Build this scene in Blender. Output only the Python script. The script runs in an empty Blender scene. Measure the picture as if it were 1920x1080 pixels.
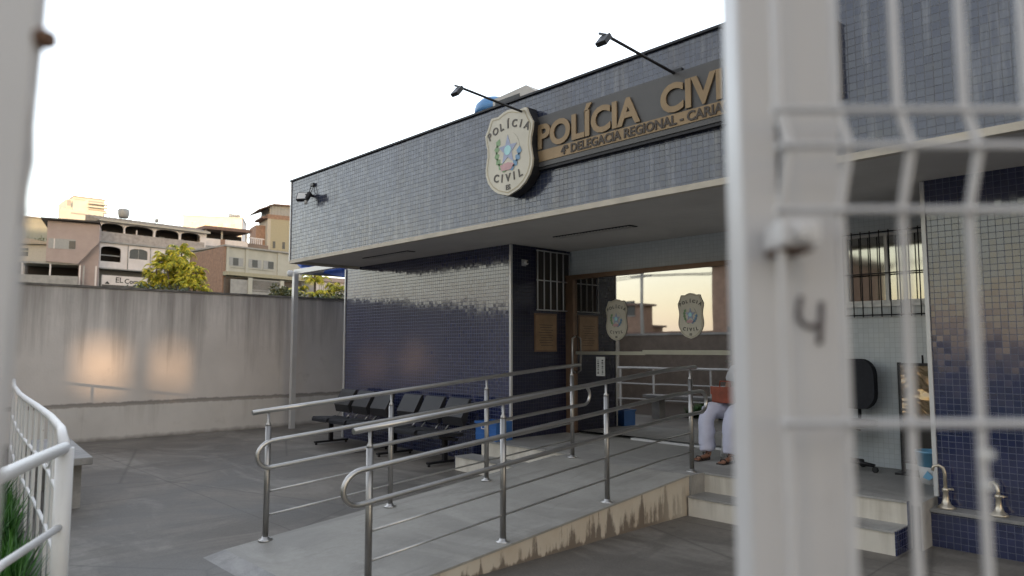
import bpy, bmesh, math, random
from mathutils import Vector, Matrix
R_ = math.radians
random.seed(7)
S = bpy.context.scene
# ---------------------------------------------------------------- camera
FPX = 1340.0; PITCH = math.atan(112/1340.0); EYE = 1.55
YAW = math.atan2(1274, 1340)
cam_d = bpy.data.cameras.new("camera"); cam = bpy.data.objects.new("camera", cam_d)
S.collection.objects.link(cam); S.camera = cam
cam_d.sensor_width = 36; cam_d.lens = FPX/1920*36
cam_d.clip_start = 0.05; cam_d.clip_end = 3000
cam.location = (0, 0, EYE)
cam.rotation_euler = (math.pi/2+PITCH, 0, math.pi/2-YAW)
cam_d.dof.use_dof = True; cam_d.dof.focus_distance = 9.0; cam_d.dof.aperture_fstop = 2.2
# ---------------------------------------------------------------- sky, sun, exposure
SUN_EL = R_(4.0); SUN_AZ = Vector((0.80, -0.60))       # horizontal direction towards the sun
VEIL = (2.5, 2.4, 2.42); VEIL_SUN = (2.0, 1.72, 1.45)
W = bpy.data.worlds.new("World"); S.world = W; W.use_nodes = True
nt = W.node_tree; bg = nt.nodes['Background']
sky = nt.nodes.new('ShaderNodeTexSky'); sky.sky_type = 'NISHITA'; sky.sun_disc = False
sky.sun_elevation = SUN_EL; sky.sun_rotation = math.atan2(SUN_AZ.x, SUN_AZ.y)
sky.air_density = 1.0; sky.dust_density = 2.0; sky.ozone_density = 1.5
bg.inputs[1].default_value = 0.15
# thin high cloud: brightens and whitens the sky, most of it on the side away from the sun
def wn(t, **k):
    x = nt.nodes.new('ShaderNode'+t)
    for a, b in k.items(): setattr(x, a, b)
    return x
tcw = wn('TexCoord'); sepw = wn('SeparateXYZ'); nt.links.new(tcw.outputs['Generated'], sepw.inputs[0])
dotn = wn('VectorMath', operation='DOT_PRODUCT'); nt.links.new(tcw.outputs['Generated'], dotn.inputs[0]); dotn.inputs[1].default_value = (-SUN_AZ.x, -SUN_AZ.y, 0)
mr = wn('MapRange', interpolation_type='SMOOTHSTEP'); nt.links.new(dotn.outputs['Value'], mr.inputs[0]); mr.inputs[1].default_value = -.35; mr.inputs[2].default_value = .75; mr.inputs[3].default_value = .55; mr.inputs[4].default_value = 1.0
nz = wn('TexNoise'); nz.inputs['Scale'].default_value = 1.6; nz.inputs['Detail'].default_value = 6; mpw = wn('Mapping'); mpw.inputs['Scale'].default_value = (1, 1, 3.5); nt.links.new(tcw.outputs['Generated'], mpw.inputs[0]); nt.links.new(mpw.outputs[0], nz.inputs['Vector'])
mr2 = wn('MapRange'); nt.links.new(nz.outputs['Fac'], mr2.inputs[0]); mr2.inputs[1].default_value = .3; mr2.inputs[2].default_value = .7; mr2.inputs[3].default_value = .8; mr2.inputs[4].default_value = 1.2
mz = wn('MapRange'); nt.links.new(sepw.outputs[2], mz.inputs[0]); mz.inputs[1].default_value = 0.; mz.inputs[2].default_value = .75; mz.inputs[3].default_value = 1.1; mz.inputs[4].default_value = .45
m1 = wn('Math', operation='MULTIPLY'); nt.links.new(mr.outputs[0], m1.inputs[0]); nt.links.new(mr2.outputs[0], m1.inputs[1])
m2 = wn('Math', operation='MULTIPLY'); nt.links.new(m1.outputs[0], m2.inputs[0]); nt.links.new(mz.outputs[0], m2.inputs[1])
vs = wn('VectorMath', operation='SCALE'); vc = wn('Mix', data_type='VECTOR'); vc.inputs[4].default_value = VEIL_SUN; vc.inputs[5].default_value = VEIL
mrc = wn('MapRange', interpolation_type='SMOOTHSTEP'); nt.links.new(dotn.outputs['Value'], mrc.inputs[0]); mrc.inputs[1].default_value = -.35; mrc.inputs[2].default_value = .55; nt.links.new(mrc.outputs[0], vc.inputs[0])
nt.links.new(vc.outputs[1], vs.inputs[0]); nt.links.new(m2.outputs[0], vs.inputs['Scale'])
ad = wn('VectorMath', operation='ADD'); sks = wn('VectorMath', operation='SCALE'); sks.inputs['Scale'].default_value = .68; nt.links.new(sky.outputs[0], sks.inputs[0]); nt.links.new(sks.outputs[0], ad.inputs[0]); nt.links.new(vs.outputs[0], ad.inputs[1]); nt.links.new(ad.outputs[0], bg.inputs[0])
sun_d = bpy.data.lights.new("sun", 'SUN'); sun = bpy.data.objects.new("sun", sun_d)
S.collection.objects.link(sun)
sun_d.energy = 1.0; sun_d.angle = R_(0.35); sun_d.color = (1.0, 0.62, 0.33)
sd = Vector((SUN_AZ.x*math.cos(SUN_EL), SUN_AZ.y*math.cos(SUN_EL), math.sin(SUN_EL)))
sun.rotation_euler = (-sd).to_track_quat('-Z', 'Y').to_euler()
S.view_settings.view_transform = 'Standard'; S.view_settings.look = 'None'
S.view_settings.gamma = 1; S.view_settings.exposure = 2.42

# ---------------------------------------------------------------- helpers
COL = S.collection
def dvec(px, py):
    v0 = Vector((-math.cos(YAW), math.sin(YAW), 0)); r = Vector((math.sin(YAW), math.cos(YAW), 0)); z = Vector((0, 0, 1))
    return v0*math.cos(PITCH)+z*math.sin(PITCH) + r*(px-960)/FPX + (-v0*math.sin(PITCH)+z*math.cos(PITCH))*(540-py)/FPX
V0 = Vector((-math.cos(YAW), math.sin(YAW), 0)); VR = Vector((math.sin(YAW), math.cos(YAW), 0))
def on_x(px, py, x): v = dvec(px, py); return Vector((0, 0, EYE))+v*(x/v.x)
def on_y(px, py, y): v = dvec(px, py); return Vector((0, 0, EYE))+v*(y/v.y)
def on_z(px, py, z): v = dvec(px, py); return Vector((0, 0, EYE))+v*((z-EYE)/v.z)
def at_d(px, py, D): v = dvec(px, py); h = v.x*V0.x+v.y*V0.y; return Vector((0, 0, EYE))+v*(D/h)   # D = horizontal distance along the view

def tag(o, label=None, cat=None, group=None, kind=None):
    if label: o['label'] = label
    if cat: o['category'] = cat
    if group: o['group'] = group
    if kind: o['kind'] = kind
    return o
def empty(name, loc=(0, 0, 0), rz=0, label=None, cat=None, group=None):
    o = bpy.data.objects.new(name, None); COL.objects.link(o); o.location = loc; o.rotation_euler = (0, 0, rz)
    o.empty_display_size = .1
    return tag(o, label, cat, group)
def mesh_obj(name, me, mat, parent=None, loc=None, rot=None):
    o = bpy.data.objects.new(name, me); COL.objects.link(o)
    if mat:
        if len(me.materials): me.materials.clear()
        for m in (mat if isinstance(mat, (list, tuple)) else [mat]): me.materials.append(m)
    if parent: o.parent = parent
    if loc is not None: o.location = loc
    if rot is not None: o.rotation_euler = rot
    return o
def kids(o): return [c for c in bpy.data.objects if c.parent == o]
def copy_tree(o, parent=None):
    c = o.copy(); COL.objects.link(c); c.parent = parent
    for ch in kids(o): copy_tree(ch, c)
    return c

class MB:
    def __init__(s): s.bm = bmesh.new(); s.smooth = []
    def box(s, x0, x1, y0, y1, z0, z1, mi=0, M=None, bev=0):
        b = s.bm
        co = [(x0, y0, z0), (x1, y0, z0), (x1, y1, z0), (x0, y1, z0), (x0, y0, z1), (x1, y0, z1), (x1, y1, z1), (x0, y1, z1)]
        vs = [b.verts.new(M @ Vector(c) if M else c) for c in co]
        fs = []
        for f in [(3, 2, 1, 0), (4, 5, 6, 7), (0, 1, 5, 4), (1, 2, 6, 5), (2, 3, 7, 6), (3, 0, 4, 7)]:
            q = b.faces.new([vs[i] for i in f]); q.material_index = mi; fs.append(q)
        if bev:
            es = list({e for f in fs for e in f.edges})
            bmesh.ops.bevel(b, geom=es, offset=bev, segments=2, affect='EDGES', profile=.6)
        return s
    def prism(s, pts, axis, a0, a1, mi=0, M=None):
        """pts 2-D outline, extruded on axis 'x','y','z' from a0 to a1"""
        def P(p, a):
            v = {'x': (a, p[0], p[1]), 'y': (p[0], a, p[1]), 'z': (p[0], p[1], a)}[axis]
            return M @ Vector(v) if M else Vector(v)
        b = s.bm; A = [b.verts.new(P(p, a0)) for p in pts]; B = [b.verts.new(P(p, a1)) for p in pts]; n = len(pts); fs = []
        fs.append(b.faces.new(A)); fs.append(b.faces.new(B[::-1]))
        for i in range(n): fs.append(b.faces.new([A[i], B[i], B[(i+1) % n], A[(i+1) % n]]))
        for f in fs: f.material_index = mi
        bmesh.ops.recalc_face_normals(b, faces=fs)
        return s
    def tube(s, pts, r, n=10, mi=0, cap=True, closed=False):
        pts = [Vector(p) for p in pts]; b = s.bm; rings = []; N = len(pts)
        rr = r if isinstance(r, (list, tuple)) else [r]*N
        up = None
        for i, p in enumerate(pts):
            if closed: t = (pts[(i+1) % N]-pts[i-1])
            else: t = (pts[min(i+1, N-1)]-pts[max(i-1, 0)])
            if t.length < 1e-9: t = Vector((0, 0, 1))
            t.normalize()
            if up is None:
                up = Vector((0, 0, 1)) if abs(t.z) < .9 else Vector((1, 0, 0))
            u = (up - t*up.dot(t))
            if u.length < 1e-6: u = t.orthogonal()
            u.normalize(); up = u; w = t.cross(u)
            rings.append([b.verts.new(p+(u*math.cos(2*math.pi*k/n)+w*math.sin(2*math.pi*k/n))*rr[i]) for k in range(n)])
        for i in range(N if closed else N-1):
            a, c = rings[i], rings[(i+1) % N]
            for k in range(n):
                f = b.faces.new([a[k], a[(k+1) % n], c[(k+1) % n], c[k]]); f.material_index = mi; f.smooth = True
        if cap and not closed:
            f = b.faces.new(rings[0][::-1]); f.material_index = mi
            f = b.faces.new(rings[-1]); f.material_index = mi
        return s
    def lathe(s, prof, c=(0, 0, 0), n=20, mi=0, M=None):
        b = s.bm; rings = []; c = Vector(c)
        for r, z in prof:
            rings.append([b.verts.new((M @ (Vector((r*math.cos(2*math.pi*k/n), r*math.sin(2*math.pi*k/n), z))+c)) if M else Vector((r*math.cos(2*math.pi*k/n), r*math.sin(2*math.pi*k/n), z))+c) for k in range(n)])
        for a, d in zip(rings, rings[1:]):
            for k in range(n):
                f = b.faces.new([a[k], a[(k+1) % n], d[(k+1) % n], d[k]]); f.material_index = mi; f.smooth = True
        f = b.faces.new(rings[0][::-1]); f.material_index = mi
        f = b.faces.new(rings[-1]); f.material_index = mi
        return s
    def quad(s, a, b_, c, d, mi=0):
        f = s.bm.faces.new([s.bm.verts.new(v) for v in (a, b_, c, d)]); f.material_index = mi; return s
    def build(s, name, mat, parent=None, loc=None, rot=None, **k):
        me = bpy.data.meshes.new(name); s.bm.to_mesh(me); s.bm.free()
        o = mesh_obj(name, me, mat, parent, loc, rot)
        return tag(o, **k) if k else o
def box(name, mat, parent, x0, x1, y0, y1, z0, z1, bev=0, **k):
    return MB().box(x0, x1, y0, y1, z0, z1, bev=bev).build(name, mat, parent, **k)

def text_mesh(name, txt, size, ext, mat, parent, loc, rot, bold=0.0, align='LEFT', sx=1.0, spacing=1.0, shear=0):
    cu = bpy.data.curves.new(name, 'FONT'); cu.body = txt; cu.size = size; cu.extrude = ext; cu.offset = bold
    cu.align_x = align; cu.space_character = spacing; cu.shear = shear; cu.resolution_u = 4
    t = bpy.data.objects.new(name, cu); COL.objects.link(t)
    dg = bpy.context.evaluated_depsgraph_get(); me = bpy.data.meshes.new_from_object(t.evaluated_get(dg))
    bpy.data.objects.remove(t); bpy.data.curves.remove(cu)
    for v in me.vertices: v.co.x *= sx
    return mesh_obj(name, me, mat, parent, loc, rot)
def eval_mesh(o):
    dg = bpy.context.evaluated_depsgraph_get(); dg.update()
    return bpy.data.meshes.new_from_object(o.evaluated_get(dg))

# ---------------------------------------------------------------- materials
class NT:
    def __init__(s, name):
        m = bpy.data.materials.new(name); m.use_nodes = True; s.m = m; s.t = m.node_tree
        s.b = s.t.nodes['Principled BSDF']
    def n(s, typ, **kw):
        x = s.t.nodes.new('ShaderNode'+typ)
        for k, v in kw.items(): setattr(x, k, v)
        return x
    def l(s, a, b): s.t.links.new(a, b)
    def val(s, node, name, v): node.inputs[name].default_value = v
    def math(s, op, a, b=None, clamp=False):
        x = s.n('Math', operation=op, use_clamp=clamp)
        for i, q in enumerate((a, b)):
            if q is None: continue
            if isinstance(q, (int, float)): x.inputs[i].default_value = q
            else: s.l(q, x.inputs[i])
        return x.outputs[0]
    def mix(s, fac, a, b, blend='MIX'):
        x = s.n('Mix', data_type='RGBA', blend_type=blend)
        for i, q in ((0, fac), (6, a), (7, b)):
            if isinstance(q, (int, float)): x.inputs[i].default_value = q
            elif isinstance(q, (tuple, list)): x.inputs[i].default_value = (q[0], q[1], q[2], 1)
            else: s.l(q, x.inputs[i])
        return x.outputs[2]
    def noise(s, vec, scale, detail=4, rough=.55, dist=0):
        x = s.n('TexNoise'); s.val(x, 'Scale', scale); s.val(x, 'Detail', detail); s.val(x, 'Roughness', rough); s.val(x, 'Distortion', dist)
        if vec is not None: s.l(vec, x.inputs['Vector'])
        return x.outputs['Fac']
    def ramp(s, fac, stops):
        x = s.n('ValToRGB'); e = x.color_ramp.elements
        while len(e) > 1: e.remove(e[0])
        e[0].position = stops[0][0]; e[0].color = (*stops[0][1], 1) if isinstance(stops[0][1], tuple) else (stops[0][1],)*3+(1,)
        for p, c in stops[1:]:
            q = e.new(p); q.color = (*c, 1) if isinstance(c, tuple) else (c, c, c, 1)
        s.l(fac, x.inputs[0]); return x.outputs[0]
    def pos(s): return s.n('NewGeometry').outputs['Position']
    def objc(s): return s.n('TexCoord').outputs['Object']
    def scale(s, vec, v):
        x = s.n('Mapping'); x.inputs['Scale'].default_value = v; s.l(vec, x.inputs[0]); return x.outputs[0]
    def bump(s, h, strength=.3, dist=.01, normal=None):
        x = s.n('Bump'); s.val(x, 'Strength', strength); s.val(x, 'Distance', dist); s.l(h, x.inputs['Height'])
        if normal is not None: s.l(normal, x.inputs['Normal'])
        s.l(x.outputs[0], s.b.inputs['Normal']); return x.outputs[0]

def plain(name, c, rough=.6, metal=0, var=.12, sc=6, bump=0, spec=None, obj=True):
    k = NT(name); v = k.objc() if obj else k.pos()
    f = k.noise(v, sc, 5, .6)
    col = k.mix(k.ramp(f, [(.3, 0.), (.7, 1.)]), tuple(q*(1-var) for q in c), tuple(min(1, q*(1+var)) for q in c))
    k.l(col, k.b.inputs['Base Color']); k.b.inputs['Roughness'].default_value = rough; k.b.inputs['Metallic'].default_value = metal
    if spec is not None: k.b.inputs['Specular IOR Level'].default_value = spec
    if bump: k.bump(k.noise(v, sc*8, 4), bump, .01)
    return k.m

def tile_mat(name, c1, c2, mortar, size=.05, gap=.0022, tilt=.05, rough=.12, ior=1.6, offset=0.0, stain=None, coat=0.0):
    k = NT(name); g = k.n('NewGeometry'); P = k.n('SeparateXYZ'); k.l(g.outputs['Position'], P.inputs[0])
    N = k.n('SeparateXYZ'); k.l(g.outputs['True Normal'], N.inputs[0])
    nx = k.math('GREATER_THAN', k.math('ABSOLUTE', N.outputs[0]), .7); nz = k.math('GREATER_THAN', k.math('ABSOLUTE', N.outputs[2]), .7)
    def lerp(f, a, b): return k.math('ADD', k.math('MULTIPLY', k.math('SUBTRACT', 1., f), a), k.math('MULTIPLY', f, b))
    u = lerp(nx, P.outputs[0], P.outputs[1]); v = lerp(nz, P.outputs[2], P.outputs[1])
    cv = k.n('CombineXYZ'); k.l(u, cv.inputs[0]); k.l(v, cv.inputs[1])
    br = k.n('TexBrick', offset=offset, offset_frequency=2, squash=1.0); k.l(cv.outputs[0], br.inputs['Vector'])
    for n_, q in (('Scale', 1.), ('Mortar Size', gap), ('Mortar Smooth', .3), ('Bias', 0.), ('Brick Width', size), ('Row Height', size)): k.val(br, n_, q)
    br.inputs['Color1'].default_value = (*c1, 1); br.inputs['Color2'].default_value = (*c2, 1); br.inputs['Mortar'].default_value = (*mortar, 1)
    fu = k.math('FLOOR', k.math('DIVIDE', u, size)); fv = k.math('FLOOR', k.math('DIVIDE', v, size))
    cc = k.n('CombineXYZ'); k.l(fu, cc.inputs[0]); k.l(fv, cc.inputs[1]); k.l(nx, cc.inputs[2])
    wn = k.n('TexWhiteNoise', noise_dimensions='3D'); k.l(cc.outputs[0], wn.inputs['Vector'])
    sub = k.n('VectorMath', operation='SUBTRACT'); k.l(wn.outputs['Color'], sub.inputs[0]); sub.inputs[1].default_value = (.5, .5, .5)
    # sheets of mosaic lie slightly out of plane: slow waviness
    nn = k.n('TexNoise'); k.val(nn, 'Scale', 1.6); k.val(nn, 'Detail', 2.); k.l(g.outputs['Position'], nn.inputs['Vector'])
    sb2 = k.n('VectorMath', operation='SUBTRACT'); k.l(nn.outputs['Color'], sb2.inputs[0]); sb2.inputs[1].default_value = (.5, .5, .5)
    s1 = k.n('VectorMath', operation='SCALE'); k.l(sub.outputs[0], s1.inputs[0]); s1.inputs['Scale'].default_value = tilt
    s2 = k.n('VectorMath', operation='SCALE'); k.l(sb2.outputs[0], s2.inputs[0]); s2.inputs['Scale'].default_value = tilt*1.2
    a1 = k.n('VectorMath', operation='ADD'); k.l(s1.outputs[0], a1.inputs[0]); k.l(s2.outputs[0], a1.inputs[1])
    a2 = k.n('VectorMath', operation='ADD'); k.l(a1.outputs[0], a2.inputs[0]); k.l(g.outputs['Normal'], a2.inputs[1])
    nm = k.n('VectorMath', operation='NORMALIZE'); k.l(a2.outputs[0], nm.inputs[0])
    inv = k.math('SUBTRACT', 1., br.outputs['Fac'])
    k.bump(inv, .35, .002, nm.outputs[0])
    col = br.outputs['Color']
    if stain:
        sc, dk, lt = stain
        sv = k.scale(g.outputs['Position'], (2.2, 2.2, .18))
        f = k.ramp(k.noise(sv, 2.0, 5, .6), [(.52, 0.), (.7, 1.)]); col = k.mix(k.math('MULTIPLY', f, dk), col, sc)
        sv2 = k.scale(g.outputs['Position'], (5.5, 5.5, .35))
        f2 = k.ramp(k.noise(sv2, 2.3, 6, .65), [(.55, 0.), (.75, 1.)]); col = k.mix(k.math('MULTIPLY', f2, lt), col, (.42, .42, .42))
    k.l(col, k.b.inputs['Base Color'])
    rr = k.math('ADD', k.math('MULTIPLY', br.outputs['Fac'], .5), k.math('ADD', rough, k.math('MULTIPLY', k.noise(g.outputs['Position'], 3, 4), .1)))
    k.l(rr, k.b.inputs['Roughness']); k.b.inputs['IOR'].default_value = ior
    return k.m

M = {}
M['tile_fascia'] = tile_mat('blue_mosaic_weathered', (.026, .034, .068), (.042, .052, .092), (.08, .085, .10), .055, .0028, .06, .11, 1.78, 0, ((.035, .03, .04), .75, .38))
M['tile_blue'] = tile_mat('blue_mosaic', (.016, .022, .066), (.024, .03, .085), (.055, .065, .115), .05, .002, .022, .06, 1.9)
M['tile_white'] = tile_mat('white_mosaic', (.56, .60, .62), (.60, .64, .66), (.42, .45, .46), .05, .002, .03, .12, 1.5)
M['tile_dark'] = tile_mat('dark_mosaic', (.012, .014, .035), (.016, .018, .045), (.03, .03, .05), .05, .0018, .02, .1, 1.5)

def concrete(name, base, dark, light, crack=True, sc=1.0):
    k = NT(name); p = k.pos()
    a = k.noise(k.scale(p, (1, 1, 1)), .55*sc, 6, .62, .6)
    b = k.noise(k.scale(p, (.5, 1.5, 1)), .8*sc, 6, .65, .8)
    e2 = k.noise(k.scale(p, (1.6, .4, 1)), .9*sc, 6, .7, 1.2)
    c = k.noise(p, 14*sc, 6, .7)
    col = k.mix(k.ramp(a, [(.42, 0.), (.6, 1.)]), dark, base)
    col = k.mix(k.math('MULTIPLY', k.ramp(b, [(.5, 0.), (.68, 1.)]), .75), col, light)
    col = k.mix(k.math('MULTIPLY', k.ramp(e2, [(.52, 0.), (.62, 1.)]), .55), col, tuple(q*.8 for q in dark))
    col = k.mix(k.math('MULTIPLY', k.ramp(k.noise(p, 60*sc, 3, .7), [(.3, 0.), (.7, 1.)]), .25), col, light)
    col = k.mix(k.math('MULTIPLY', k.ramp(c, [(.3, 1.), (.6, 0.)]), .3), col, dark)
    if crack:
        v = k.n('TexVoronoi', feature='DISTANCE_TO_EDGE'); k.val(v, 'Scale', .33); k.l(k.scale(p, (1, 1, .1)), v.inputs['Vector'])
        vv = k.n('Mapping')
        e = k.ramp(v.outputs['Distance'], [(0., 1.), (.006, 0.)])
        col = k.mix(k.math('MULTIPLY', e, .45), col, tuple(q*.45 for q in dark))
    if crack:
        sp_ = k.n('SeparateXYZ'); k.l(p, sp_.inputs[0]); wob = k.math('MULTIPLY', k.noise(p, 2.5, 4), .03)
        for ax, st_, o_ in ((0, 3.1, .4), (1, 2.7, 1.1)):
            fr_ = k.math('ABSOLUTE', k.math('SUBTRACT', k.math('FRACT', k.math('DIVIDE', k.math('ADD', k.math('ADD', sp_.outputs[ax], wob), o_+50*st_), st_)), .5))
            col = k.mix(k.math('MULTIPLY', k.ramp(fr_, [(.0015, 1.), (.004, 0.)]), .55), col, tuple(q*.5 for q in dark))
        sp2 = k.n('TexVoronoi'); k.val(sp2, 'Scale', 2.3); k.l(p, sp2.inputs['Vector'])
        col = k.mix(k.math('MULTIPLY', k.ramp(sp2.outputs['Distance'], [(.05, 1.), (.09, 0.)]), .35), col, tuple(q*.6 for q in dark))
    k.l(col, k.b.inputs['Base Color'])
    k.l(k.ramp(a, [(.3, .5), (.7, .85)]), k.b.inputs['Roughness'])
    k.bump(k.math('ADD', c, k.math('MULTIPLY', a, 2.)), .35, .006)
    return k.m
M['ground'] = concrete('yard_concrete', (.185, .165, .143), (.085, .077, .068), (.29, .27, .24))
M['ramp_top'] = concrete('ramp_concrete', (.33, .32, .295), (.235, .225, .205), (.40, .385, .355), False, 1.6)
M['floor'] = concrete('porch_floor_concrete', (.30, .29, .275), (.22, .215, .205), (.42, .41, .39), False, 1.8)
M['asphalt'] = concrete('asphalt', (.05, .05, .05), (.035, .035, .036), (.07, .07, .07), True)
M['curb'] = concrete('bench_concrete', (.30, .29, .28), (.19, .185, .18), (.38, .37, .36), False, 3)

def streaked(name, base, dark, z_top, z_bot, amount=.7, sc=2.0, band=None, wedge=False):
    """painted plaster: rain streaks that start at the top edge; optional horizontal dirt band"""
    k = NT(name); p = k.pos(); s = k.n('SeparateXYZ'); k.l(p, s.inputs[0]); z = s.outputs[2]
    h = k.math('DIVIDE', k.math('SUBTRACT', z, z_bot), z_top-z_bot, True)
    st = k.noise(k.scale(p, (1, 1, .07)), sc*2.2, 6, .7); fine = k.noise(k.scale(p, (1, 1, .05)), sc*9, 4, .6)
    q = k.math('ADD', k.math('MULTIPLY', st, .75), k.math('MULTIPLY', fine, .3))
    m = k.math('MULTIPLY', k.math('SUBTRACT', k.math('ADD', q, k.math('MULTIPLY', h, .42)), .745), 4.2, True)
    m = k.math('MAXIMUM', m, 0.)
    tone = k.noise(p, .8, 4, .6)
    c = k.mix(k.ramp(tone, [(.35, 0.), (.65, 1.)]), tuple(v*.86 for v in base), base)
    c = k.mix(k.math('MULTIPLY', m, amount), c, dark)
    blot = k.ramp(k.noise(p, 3.3, 6, .7), [(.6, 0.), (.72, 1.)]); c = k.mix(k.math('MULTIPLY', blot, .18), c, dark)
    if band is not None:
        d = k.math('ABSOLUTE', k.math('SUBTRACT', k.math('ADD', z, k.math('MULTIPLY', k.math('SUBTRACT', k.noise(p, 7, 5, .7), .5), .07)), band))
        b = k.ramp(d, [(.022, 1.), (.045, 0.)])
        c = k.mix(k.math('MULTIPLY', b, .8), c, tuple(v*.8 for v in dark))
        d2 = k.ramp(k.math('ADD', z, k.math('MULTIPLY', k.noise(p, 5, 5), .12)), [(.06, 1.), (.14, 0.)])
        c = k.mix(k.math('MULTIPLY', d2, .8), c, tuple(v*.5 for v in dark))
    k.l(c, k.b.inputs['Base Color']); k.b.inputs['Roughness'].default_value = .8
    k.bump(k.math('ADD', k.noise(p, 30, 5), k.math('MULTIPLY', k.noise(p, 3, 3), 2.)), .3, .006)
    return k.m
M['bwall'] = streaked('stained_plaster_wall', (.62, .58, .55), (.22, .20, .185), 2.6, .2, .75, 1.0, .60)
def kerb_mat():
    k = NT('stained_cream_kerb_paint'); p = k.pos(); s = k.n('SeparateXYZ'); k.l(p, s.inputs[0])
    # dark wedge shaped drips: narrow at the top, wide at the bottom
    top = k.math('ADD', .02, k.math('MULTIPLY', k.math('SUBTRACT', s.outputs[1], 2.2), .097))
    dz = k.math('SUBTRACT', top, s.outputs[2])
    n1 = k.noise(k.scale(p, (0, 1, .05)), 9, 3, .55); n2 = k.noise(k.scale(p, (0, 1, .35)), 24, 5, .7)
    e = k.math('ADD', k.math('MULTIPLY', n1, .8), k.math('ADD', k.math('MULTIPLY', n2, .3), k.math('MULTIPLY', k.math('MINIMUM', dz, .22), .75)))
    e = k.math('ADD', e, k.math('MULTIPLY', k.ramp(s.outputs[2], [(.0, 1.), (.035, 0.)]), .1))
    m = k.ramp(e, [(.64, 0.), (.72, 1.)])
    m = k.math('MULTIPLY', m, k.ramp(k.math('SUBTRACT', 6.3, s.outputs[1]), [(.3, .0), (1.4, 1.)]))
    c = k.mix(k.ramp(k.noise(p, 2.5, 4), [(.35, 0.), (.65, 1.)]), (.46, .385, .30), (.55, .50, .42))
    c = k.mix(k.math('MULTIPLY', m, .8), c, (.09, .065, .05)); k.l(c, k.b.inputs['Base Color']); k.b.inputs['Roughness'].default_value = .75
    k.bump(k.noise(p, 25, 5), .3, .005); return k.m
M['kerb_side'] = kerb_mat()
M['riser'] = streaked('stained_cream_riser', (.70, .655, .57), (.30, .26, .20), .36, -.3, .5, 2.5)
M['soffit'] = streaked('soffit_plaster', (.68, .655, .62), (.5, .47, .44), 3.2, 2.2, .3, 1.0)
M['plaster'] = plain('white_plaster', (.52, .50, .47), .7, var=.08, sc=2, bump=.1)
M['trim'] = plain('white_aluminium_trim', (.58, .58, .58), .35, .3, .05)
M['cream_trim'] = plain('cream_drip_edge', (.50, .45, .37), .6, var=.15, sc=4)
M['coping'] = plain('dark_coping_metal', (.03, .03, .034), .5, .5)
M['steel'] = plain('brushed_stainless_steel', (.50, .49, .475), .38, 1.0, .06, 9)
M['steel_dull'] = plain('dull_stainless_steel', (.36, .35, .34), .42, 1.0, .08, 9)
def painted(name, c, rough, rust=.12, sc=9, grime=.2):
    k = NT(name); p = k.objc(); col = k.mix(k.ramp(k.noise(p, 3, 4), [(.3, 0.), (.7, 1.)]), tuple(q*.9 for q in c), c)
    g = k.ramp(k.noise(k.scale(p, (1, 1, .25)), sc, 6, .7), [(.55, 0.), (.75, 1.)]); col = k.mix(k.math('MULTIPLY', g, grime), col, (.25, .22, .2))
    r = k.ramp(k.noise(p, sc*3, 6, .7), [(.67, 0.), (.72, 1.)]); col = k.mix(k.math('MULTIPLY', r, rust), col, (.16, .07, .035))
    k.l(col, k.b.inputs['Base Color']); k.b.inputs['Roughness'].default_value = rough
    k.bump(k.noise(p, 60, 4), .12, .002); return k.m
M['white_paint'] = painted('chipped_white_paint', (.72, .71, .70), .4, .5, 9, .25)
M['fence_paint'] = painted('white_coated_steel', (.58, .56, .555), .38, .35, 14, .28)
M['rust'] = plain('rusty_steel', (.14, .075, .045), .8, .2, .3, 20)
M['black'] = plain('black_plastic', (.015, .015, .017), .45, var=.2)
M['black_metal'] = plain('black_painted_metal', (.022, .022, .025), .4, .4)
M['fabric_black'] = plain('black_fabric', (.016, .017, .022), .85, var=.2, sc=30, bump=.2)
M['seat_grey'] = plain('dark_grey_vinyl', (.022, .022, .025), .55, var=.15)
M['gold'] = plain('gold_lettering', (.24, .165, .09), .42, .35, .12, 5)
M['sign_panel'] = plain('grey_sign_panel', (.075, .072, .072), .42, .1, .15, 3)
M['sign_text'] = plain('dark_sign_text', (.06, .045, .035), .6)
M['shield'] = plain('cream_gold_shield', (.54, .50, .41), .35, .05, .12, 2.5)
M['shield_edge'] = plain('shield_gold_line', (.36, .30, .19), .4, .2)
M['shield_dark'] = plain('shield_dark_letters', (.10, .09, .08), .6)
M['em_green'] = plain('emblem_green', (.22, .36, .18), .5); M['em_blue'] = plain('emblem_blue', (.16, .30, .46), .5)
M['em_pink'] = plain('emblem_pink', (.55, .33, .34), .5); M['em_cyan'] = plain('emblem_cyan', (.38, .68, .70), .4)
M['em_lilac'] = plain('emblem_lilac', (.34, .38, .52), .5)
M['paper'] = plain('white_paper', (.62, .62, .60), .7, var=.04)
M['ink'] = plain('printed_ink', (.03, .03, .03), .7)
M['brass'] = plain('brass_plaque', (.30, .20, .12), .4, .5, .2, 8)
M['frame_brown'] = plain('sun_tinted_aluminium_frame', (.20, .125, .08), .4, .35, .15, 5)  # orange low-sun reflection on the door's aluminium is put into this brown
M['bar_olive'] = plain('champagne_aluminium', (.36, .35, .29), .35, .6, .06)
M['red_brown_leather'] = plain('red_brown_leather', (.22, .045, .02), .5, var=.25, sc=12, bump=.2)
M['skin'] = plain('brown_skin', (.26, .13, .085), .5, var=.1)
M['pants'] = plain('white_cotton_trousers', (.56, .57, .70), .85, var=.06, sc=9, bump=.2)
M['shirt'] = plain('pale_shirt_cotton', (.45, .46, .50), .85, var=.06)
M['hair'] = plain('dark_hair', (.02, .014, .01), .7)
M['sandal'] = plain('dark_sandal', (.03, .02, .018), .6)
M['plastic_white'] = plain('white_plastic', (.62, .62, .62), .4, var=.04)
M['plastic_blue'] = plain('blue_plastic', (.03, .12, .36), .4, var=.1)
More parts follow.
